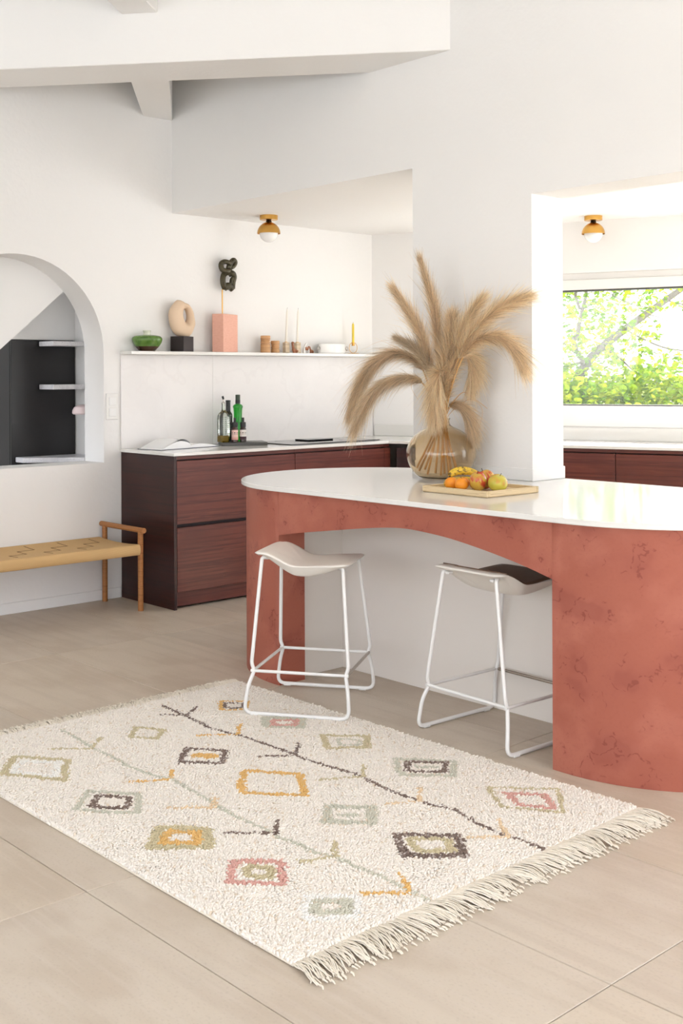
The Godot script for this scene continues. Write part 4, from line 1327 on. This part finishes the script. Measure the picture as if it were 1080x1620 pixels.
func label_mat(k: int) -> StandardMaterial3D:
	var m := mat("jar_label_%d" % k, [c8(240, 202, 190), c8(232, 224, 216)][k], 0.7)
	# two short lines of print and a darker foot
	var im := Image.create(96, 64, false, Image.FORMAT_RGB8)
	im.fill(m.albedo_color)
	for o in [0, 24, 48, 72]:
		im.fill_rect(Rect2i(o + 5, 16, 12, 5), c8(92, 66, 60))
		im.fill_rect(Rect2i(o + 3, 26, 16, 3), c8(150, 120, 112))
		if k == 1: im.fill_rect(Rect2i(o, 44, 24, 20), c8(72, 46, 54))
		else: im.fill_rect(Rect2i(o, 48, 24, 16), c8(232, 172, 158))
	m.albedo_texture = ImageTexture.create_from_image(im)
	m.albedo_color = Color.WHITE
	m.uv1_triplanar = true
	m.uv1_scale = Vector3(1.0 / 0.06, 1.0 / 0.066, 1.0 / 0.06)
	m.uv1_offset = Vector3(0.1, -14.0 / 66.0, 0.1)
	return m

# ---------------------------------------------------------------- vase and pampas grass
const VASE := Vector3(4.136, 0.8983, -3.803)
func vp(px: float, py: float, z := 0.0) -> Vector3:   # hundredths of the vase's own drawing: right and up from its foot, towards the viewer
	return Vector3((px - 699.0) / 328.0, (757.0 - py) / 328.0, z)

func build_vase() -> void:
	var t := thing("glass_vase", "round amber glass vase holding the dried pampas grass", "vase", VASE)
	t.basis = SIGHT
	var prof := curve2([Vector2(0.0, 0.006), Vector2(0.07, 0.004), Vector2(0.096, 0.004), Vector2(0.128, 0.024), Vector2(0.156, 0.066), Vector2(0.1695, 0.115), Vector2(0.163, 0.158), Vector2(0.138, 0.200), Vector2(0.098, 0.231), Vector2(0.062, 0.248), Vector2(0.043, 0.262), Vector2(0.040, 0.282), Vector2(0.045, 0.292)], 4)
	var shell := PackedVector2Array()
	for v in prof: shell.append(v)
	for i in range(prof.size() - 1, -1, -1):
		var v: Vector2 = prof[i]
		shell.append(Vector2(maxf(v.x - 0.004, 0.0), v.y + (0.004 if i < 10 else 0.0)))
	var s := begin()
	lathe(s, shell, 56)
	obj("glass", s, M.amber_glass, t)
	var P := [
		["pampas plume standing tallest and upright at the bunch's centre", [[700, 664, 0.0], [700, 610, 0.0], [695, 545, -0.01], [688, 485, -0.01], [670, 420, -0.02]], 0.34, 0.130, 0.55, 0.06, 3800, 0.96],
		["pampas plume leaning up to the left of the tallest one", [[697, 664, 0.01], [686, 610, 0.02], [675, 556, 0.03], [657, 510, 0.03], [630, 466, 0.03]], 0.34, 0.130, 0.65, 0.14, 3400, 0.98],
		["short dark plume pointing left above the two drooping ones", [[696, 665, 0.03], [688, 620, 0.05], [676, 580, 0.06], [660, 556, 0.06], [638, 540, 0.05]], 0.36, 0.100, 0.7, 0.2, 3000, 0.74],
		["long plume arching over to the far left, upper of two", [[694, 665, -0.03], [682, 616, -0.05], [666, 575, -0.07], [634, 557, -0.08], [602, 567, -0.09], [575, 598, -0.09], [559, 640, -0.09]], 0.28, 0.140, 0.8, 0.75, 4600, 0.92],
		["drooping plume hanging to the left under the arching one, lower of two", [[694, 666, 0.01], [684, 630, 0.02], [664, 602, 0.03], [632, 597, 0.04], [604, 608, 0.04], [582, 632, 0.04], [566, 662, 0.04]], 0.30, 0.125, 0.8, 0.8, 4000, 0.88],
		["airy pale plume sweeping up to the far right", [[704, 664, 0.03], [714, 600, 0.08], [733, 543, 0.16], [762, 507, 0.23], [786, 490, 0.28], [806, 481, 0.31]], 0.30, 0.150, 0.8, 0.22, 3600, 1.04],
		["broad plume arching down at the far right", [[705, 665, 0.04], [719, 592, 0.10], [739, 549, 0.19], [766, 535, 0.26], [790, 545, 0.30], [806, 568, 0.32]], 0.30, 0.145, 0.8, 0.5, 3800, 1.0],
		["soft plume rising right of the centre, behind the arching one", [[704, 664, 0.0], [708, 600, 0.02], [719, 545, 0.08], [737, 508, 0.12], [752, 484, 0.15]], 0.30, 0.135, 0.8, 0.2, 3000, 1.04],
		["pale curled plume folded over at the front, right of centre", [[703, 666, 0.05], [706, 610, 0.08], [718, 572, 0.09], [732, 560, 0.09], [744, 576, 0.09], [744, 604, 0.08]], 0.24, 0.110, 1.1, 0.7, 5200, 1.04],
		["pale plume hanging down over the vase's neck at the front", [[702, 668, 0.03], [702, 620, 0.07], [697, 590, 0.09], [690, 602, 0.11], [686, 626, 0.12], [685, 650, 0.12]], 0.14, 0.120, 1.15, 0.7, 6000, 1.04],
		["small plume drooping at the right just above the vase", [[704, 667, 0.02], [709, 645, 0.04], [722, 640, 0.06], [736, 653, 0.07], [744, 676, 0.07]], 0.26, 0.105, 0.9, 0.85, 3600, 0.92],
		["feathery plume filling the middle of the bunch", [[701, 664, -0.01], [702, 620, 0.03], [706, 580, 0.05], [711, 545, 0.05], [714, 510, 0.04]], 0.16, 0.150, 1.1, 0.35, 6000, 1.0]]
	var feet := [[672, 742, 0.02], [664, 745, -0.02], [688, 747, 0.05], [660, 740, 0.0], [676, 749, 0.04], [724, 742, -0.03], [722, 746, 0.03], [712, 748, -0.05], [709, 750, 0.06], [696, 750, 0.07], [715, 750, 0.01], [703, 748, 0.03]]
	for i in P.size(): plume(P[i], feet[i], i)
	# a few loose dry blades
	var blades := [
		["thin dry blade of grass pointing down to the right", [[703, 664, 0.05], [728, 622, 0.07], [748, 630, 0.07], [770, 646, 0.06]], 0.006],
		["thin dry blade curling into a loop at the right of the neck", [[704, 666, 0.04], [738, 632, 0.08], [757, 640, 0.08], [761, 656, 0.08], [755, 675, 0.08]], 0.003],
		["thin dry blade curling in front of the left drooping plumes", [[699, 666, 0.06], [676, 618, 0.08], [658, 596, 0.08], [650, 612, 0.09], [661, 632, 0.09]], 0.003],
		["hair-thin stalk arching far out to the left above the plumes", [[697, 665, 0.0], [684, 590, 0.0], [655, 548, 0.0], [610, 538, 0.0], [572, 553, 0.0]], 0.0016]]
	for b in blades:
		var o := thing("grass_blade", b[0], "grass blade", VASE, 0.0, "loose dry blades")
		o.basis = SIGHT
		var pts := []
		for v in b[1]: pts.append(vp(v[0], v[1], v[2]))
		pts.push_front(vp(701, 730, 0.02))
		var st := begin()
		tube(st, spline(pts, 8), b[2] * 0.5, b[2] * 0.15, 6)
		obj("blade", st, M.straw, o)

func plume(d: Array, foot: Array, n: int) -> void:
	var o := thing("pampas_plume", d[0], "pampas grass", VASE, 0.0, "dried pampas plumes in the amber vase")
	o.basis = SIGHT
	var pts := []
	for v in d[1]: pts.append(vp(v[0], v[1], v[2]))
	var sp := spline(pts, 14)
	var whole := pts.duplicate()
	whole.push_front(vp(foot[0], foot[1], foot[2]))
	var st := begin()
	tube(st, spline(whole, 8), 0.0054, 0.0010, 7)
	obj("stem", st, M.straw, o)
	var N := sp.size()
	var count: int = d[6]
	var verts := PackedVector3Array()
	var cols := PackedColorArray()
	var idx := PackedInt32Array()
	var base := c8(255, 239, 213).srgb_to_linear()
	var start: float = d[2]
	for i in count:
		var t := start + (1.0 - start) * pow(rng.randf(), 1.15)
		var f := t * (N - 1)
		var k := mini(int(f), N - 2)
		var root := sp[k].lerp(sp[k + 1], f - k)
		var tang := (sp[k + 1] - sp[k]).normalized()
		var u := (t - start) / (1.0 - start)
		var side := tang.cross(Vector3(rng.randf_range(-1, 1), rng.randf_range(-1, 1), rng.randf_range(-1, 1))).normalized()
		var L: float = d[3] * (0.62 + 0.45 * sin(PI * clampf(u, 0.0, 1.0))) * rng.randf_range(0.55, 1.15)
		var stray := rng.randf() < 0.06   # long hairs that stand off the plume
		if stray: L *= 1.35
		var dir = (tang * 1.0 + side * d[4] * rng.randf_range(0.1, 1.0) * (1.0 - 0.6 * u) * (1.5 if stray else 1.0)).normalized()
		var droop = Vector3(rng.randf_range(-0.15, 0.15), -1.0, rng.randf_range(-0.15, 0.15)) * d[5] * rng.randf_range(0.5, 1.1)
		var wob := Vector3(rng.randf_range(-1, 1), rng.randf_range(-1, 1), rng.randf_range(-1, 1)) * 0.22
		var face = dir.cross(Vector3(rng.randf_range(-1, 1), rng.randf_range(-1, 1), rng.randf_range(-1, 1))).normalized()
		var w := rng.randf_range(0.0006, 0.0013)
		var shade = (rng.randf_range(0.82, 1.1) if rng.randf() < 0.8 else rng.randf_range(0.35, 0.7)) * d[7]
		var warm := rng.randf_range(-0.05, 0.06)
		if shade < 0.7 * d[7]: warm += 0.08
		var c := Color(base.r * shade, base.g * shade * (1.0 - warm * 0.5), base.b * shade * (1.0 - warm * 1.6))
		var v0 := verts.size()
		for s in 4:
			var q := s / 3.0
			var p: Vector3 = root + dir * L * q + (droop + wob) * L * q * q * 0.75
			var ww := w * (1.0 - 0.85 * q)
			verts.append(p + face * ww); verts.append(p - face * ww)
			cols.append(c); cols.append(c)
			if s < 3:
				var a := v0 + s * 2
				idx.append_array(PackedInt32Array([a, a + 1, a + 2, a + 1, a + 3, a + 2]))
	var arr := []
	arr.resize(Mesh.ARRAY_MAX)
	arr[Mesh.ARRAY_VERTEX] = verts
	arr[Mesh.ARRAY_COLOR] = cols
	arr[Mesh.ARRAY_INDEX] = idx
	var m := ArrayMesh.new()
	m.add_surface_from_arrays(Mesh.PRIMITIVE_TRIANGLES, arr)
	var h := put("feathers", m, M.plume_hair, o)
	h.set_meta("kind", "stuff")

# ---------------------------------------------------------------- fruit
func build_fruit() -> void:
	var c := Vector3(3.772, 0.8983, -3.245)
	var t := thing("wooden_tray", "shallow pale wooden tray of fruit on the island", "tray", c, -0.03)
	var hx := 0.163
	var hz := 0.185
	var f := begin()
	box(f, Vector3(-hx + 0.004, 0.0, -hz + 0.004), Vector3(hx - 0.004, 0.013, hz - 0.004), 0.001)
	obj("base", f, M.pine, t)
	for s in [-1.0, 1.0]:
		var a := begin()
		box(a, Vector3(minf(s * hx, s * (hx - 0.012)), 0.001, -hz), Vector3(maxf(s * hx, s * (hx - 0.012)), 0.027, hz), 0.002)
		obj("rim", a, M.pine, t)
		var b := begin()
		box(b, Vector3(-hx + 0.0122, 0.001, minf(s * hz, s * (hz - 0.012))), Vector3(hx - 0.0122, 0.027, maxf(s * hz, s * (hz - 0.012))), 0.002)
		obj("rim", b, M.pine, t)
	var top := c.y + 0.0132
	for a in [["large yellow-green apple at the tray's front right corner", "green_apple", 3.726, -3.110, 0.041, 0.0385, 0.6, 0.3], ["red and yellow apple in the middle, before the other red one", "red_apple", 3.695, -3.19, 0.0365, 0.043, -0.5, 0.35], ["red apple at the back, half hidden by the front one", "red_apple", 3.785, -3.225, 0.041, 0.043, 1.4, -0.3], ["small red apple between the front red one and the yellow-green one", "red_apple", 3.775, -3.15, 0.030, 0.029, 2.5, 0.2]]:
		var o := thing("apple", a[0], "apple", Vector3(a[2], top + a[5] * 0.97, a[3]), 0.0, "apples on the tray")
		var s := begin()
		ball(s, Vector3.ZERO, Vector3(a[4], a[5], a[4]), 28, Transform3D.IDENTITY, 0.16)
		obj("flesh", s, M[a[1]], o)
		var k := begin()
		tube(k, PackedVector3Array([Vector3(0, a[5] * 0.75, 0), Vector3(0.001, a[5] * 0.95, 0.001), Vector3(0.004, a[5] * 1.15, 0.003)]), 0.0012, 0.0016, 6)
		obj("stem", k, M.stalk, o)
		o.rotation = Vector3(a[7], a[6], a[7] * 0.7)
	for g in [["orange mandarin at the front, left of the red apple", 3.660, -3.252, 0.0285], ["orange mandarin at the tray's left front, leftmost of the fruit", 3.664, -3.312, 0.0285], ["orange mandarin in the second row, behind the two front ones", 3.722, -3.295, 0.0265], ["orange mandarin peeping out left of the rear red apple", 3.737, -3.24, 0.0265]]:
		var o := thing("mandarin", g[0], "mandarin", Vector3(g[1], top + g[3] * 0.96, g[2]), rng.randf() * 6.0, "mandarins on the tray")
		var s := begin()
		ball(s, Vector3.ZERO, Vector3(g[3], g[3] * 0.96, g[3]), 28, Transform3D.IDENTITY, 0.07)
		obj("flesh", s, M.orange_peel, o)
		var k := begin()
		lathe(k, PackedVector2Array([Vector2(0.003, g[3] * 0.86), Vector2(0.003, g[3] * 0.91), Vector2(0, g[3] * 0.925)]), 8)
		obj("calyx", k, M.stalk, o)
	for b in [["spotted banana lying on top at the back left", [Vector3(3.700, 0.062, -3.352), Vector3(3.720, 0.076, -3.350), Vector3(3.752, 0.083, -3.333), Vector3(3.782, 0.078, -3.305), Vector3(3.802, 0.068, -3.275)]], ["spotted banana underneath the other, just behind the mandarins", [Vector3(3.683, 0.024, -3.358), Vector3(3.710, 0.032, -3.375), Vector3(3.755, 0.033, -3.385), Vector3(3.82, 0.036, -3.36), Vector3(3.865, 0.038, -3.32)]]]:
		var o := thing("banana", b[0], "banana", Vector3.ZERO, 0.0, "bananas on the tray")
		var s := begin()
		var pts := []
		for v in b[1]: pts.append(v + Vector3(0, top - 0.009, 0))
		var path := spline(pts, 7)
		var rad := PackedFloat32Array()
		for i in path.size():
			var u := float(i) / (path.size() - 1)
			rad.append(0.004 + 0.0145 * pow(sin(PI * clampf(u * 0.9 + 0.06, 0.0, 1.0)), 0.6))
		tube(s, path, 0.016, 0.016, 10, false, 3, rad)
		obj("skin", s, M.banana_skin, o)
		var k := begin()
		tube(k, PackedVector3Array([path[0], path[0] + (path[0] - path[2]).normalized() * 0.007]), 0.004, 0.003, 8)
		obj("tip", k, M.stalk, o)

# ---------------------------------------------------------------- ceiling lamps
func build_lamps() -> void:
	for l in [[Vector3(4.868, 2.467, -6.027), "brass ceiling lamp with a white globe above the wall shelf"], [Vector3(6.544, 2.467, -4.62), "brass ceiling lamp with a white globe by the picture window"]]:
		var t := thing("ceiling_lamp", l[1], "ceiling lamp", l[0], 0.0, "brass ceiling lamps")
		lathed("canopy", [Vector2(0, -0.030), Vector2(0.058, -0.030), Vector2(0.0605, -0.0275), Vector2(0.0605, 0.0), Vector2(0, 0.0)], M.brass, t, 48)
		lathed("neck", [Vector2(0, -0.045), Vector2(0.02, -0.045), Vector2(0.016, -0.029), Vector2(0, -0.029)], M.dark_metal, t, 24)
		var prof := []
		for k in 13:
			var a := PI * 0.5 * k / 12.0
			prof.append(Vector2(0.0775 * cos(a), -0.121 + 0.078 * sin(a)))
		var inner := []
		for k in 13:
			var a := PI * 0.5 * (12 - k) / 12.0
			inner.append(Vector2(0.0755 * cos(a), -0.121 + 0.076 * sin(a)))
		lathed("shade", prof + inner, M.brass, t, 48)
		var s := begin()
		ball(s, Vector3(0, -0.117, 0), Vector3(0.0625, 0.0625, 0.0625), 32)
		obj("globe", s, M.opal_glass, t)

# ---------------------------------------------------------------- outside
func tp(px: float, py: float, z := 0.0) -> Vector3:   # the garden tree's own drawing: from its foot, in the vertical plane the diagonal faces
	return Vector3((px - 905.0) / 159.3, 2.0 + (593.0 - py) / 159.3, z)

func build_outside() -> void:
	var g := begin()
	box(g, Vector3(-40, -0.9, -50), Vector3(50, -0.6, 40))
	struct("ground", g, M.pale_ground)
	var at := Vector3(9.45, -0.6, -6.93)
	var t := thing("garden_tree", "sunlit tree with grey limbs and lime green leaves outside the window", "tree", at)
	t.basis = SIGHT
	var trunk := begin()
	tube(trunk, spline([Vector3(-0.22, 0, 0), Vector3(-0.10, 0.9, 0.02), tp(905, 640), tp(914, 605), tp(929, 575), tp(958, 546), tp(1005, 511), tp(1040, 486), tp(1082, 457), tp(1140, 422), tp(1210, 360)], 6), 0.062, 0.020, 12)
	obj("trunk", trunk, M.bark, t)
	for b in [
		[[[925, 577], [915, 562], [909, 548], [907, 535]], 0.028, 0.018], [[[928, 572], [914, 576], [896, 580], [860, 590]], 0.016, 0.01],
		[[[912, 540], [915, 517], [921, 494], [928, 468], [934, 420]], 0.022, 0.014], [[[918, 490], [913, 470], [909, 455], [900, 420]], 0.016, 0.01],
		[[[988, 524], [1015, 537], [1048, 551], [1082, 556], [1130, 562]], 0.011, 0.006], [[[957, 552], [979, 566], [999, 584], [1018, 598], [1040, 608], [1080, 612]], 0.011, 0.006],
		[[[1006, 511], [1030, 500], [1060, 512], [1090, 530]], 0.006, 0.003], [[[970, 468], [990, 477], [1006, 484], [1030, 488]], 0.007, 0.004], [[[1050, 476], [1065, 480], [1085, 484], [1120, 490]], 0.009, 0.005],
		[[[924, 490], [945, 478], [962, 470], [1000, 455], [1040, 440]], 0.006, 0.003], [[[958, 546], [955, 552], [949, 552], [942, 545]], 0.012, 0.007], [[[1013, 545], [1040, 565], [1075, 590]], 0.004, 0.003], [[[912, 560], [895, 545], [880, 538]], 0.008, 0.005]]:
		var s := begin()
		var pts := []
		for v in b[0]: pts.append(tp(v[0], v[1], rng.randf_range(-0.08, 0.08)))
		tube(s, spline(pts, 5), b[1], b[2], 8)
		obj("branch", s, M.bark, t)
	# one folded leaf
	var lf := begin()
	lf.set_smooth_group(-1)
	for s in [-1.0, 1.0]:
		var rim := [Vector3(0, 0, 0), Vector3(s * 0.30, 0.10, 0.22), Vector3(s * 0.38, 0.13, 0.5), Vector3(s * 0.24, 0.07, 0.8), Vector3(0, -0.06, 1.0)]
		for k in range(1, 4): tri(lf, rim[0] if k == 1 else Vector3(0, 0, 0.25 * k), rim[k], rim[k + 1])
		tri(lf, Vector3(0, 0, 0), Vector3(0, 0, 0.5), rim[2]); tri(lf, Vector3(0, 0, 0.5), rim[3], rim[2])
	lf.generate_normals()
	var leaf := lf.commit()
	var where := []
	var tints := []
	var low := []
	var lowt := []
	var clump := FastNoiseLite.new()
	clump.seed = 9; clump.frequency = 1.3
	for i in 44000:
		var px := rng.randf_range(760, 1330)
		var py := rng.randf_range(330, 760)
		var z := rng.randf_range(-0.75, 0.5)
		var hedge := py > 596.0 - 14.0 * sin(px * 0.045) - 0.02 * (px - 889)
		var p := tp(px, py, z)
		var n := clump.get_noise_2d(px * 0.045, py * 0.09)
		var want := 0.0
		if hedge: want = 0.62 + 0.5 * n
		else:
			want = 0.26 + 0.85 * n
			want *= 1.0 - smoothstep(1000, 1045, px + (py - 455) * -0.12)
			if px > 1030 and py < 490: want = maxf(want, 0.12 + 0.4 * n)
			if py > 555: want = maxf(want, 0.22 + 0.6 * n)
		if rng.randf() > want: continue
		var s := rng.randf_range(0.06, 0.11) * (1.15 if hedge else 0.85)
		var b := Basis.from_euler(Vector3(rng.randf_range(-0.5, 1.3), rng.randf() * TAU, rng.randf_range(-0.6, 0.6))) * Basis.from_scale(Vector3(s, s, s))
		var c: Color = [c8(140, 164, 30), c8(164, 178, 32), c8(180, 186, 42), c8(112, 144, 40)][rng.randi() % 4]
		var lin := c.srgb_to_linear()
		(low if hedge else where).append(Transform3D(b, p + (Vector3(0, 0, 0.35) if hedge else Vector3.ZERO)))
		(lowt if hedge else tints).append(lin)
	scatter("foliage", leaf, M.leaf, where, tints, t)
	var h := thing("garden_hedge", "dense lime green shrub along the bottom of the window", "shrub", at + SIGHT.z * 0.35)
	h.basis = SIGHT
	for x in [-0.6, 0.1, 0.8, 1.5, 2.2]:
		var s := begin()
		tube(s, spline([Vector3(x, 0, 0), Vector3(x + 0.05, 0.8, 0.05), Vector3(x - 0.04, 1.5, 0.0), Vector3(x + 0.06, 1.95, 0.02)], 4), 0.03, 0.008, 8)
		obj("stem", s, M.bark, h)
	for i in low.size(): low[i].origin.z -= 0.35
	scatter("foliage", leaf, M.leaf, low, lowt, h)
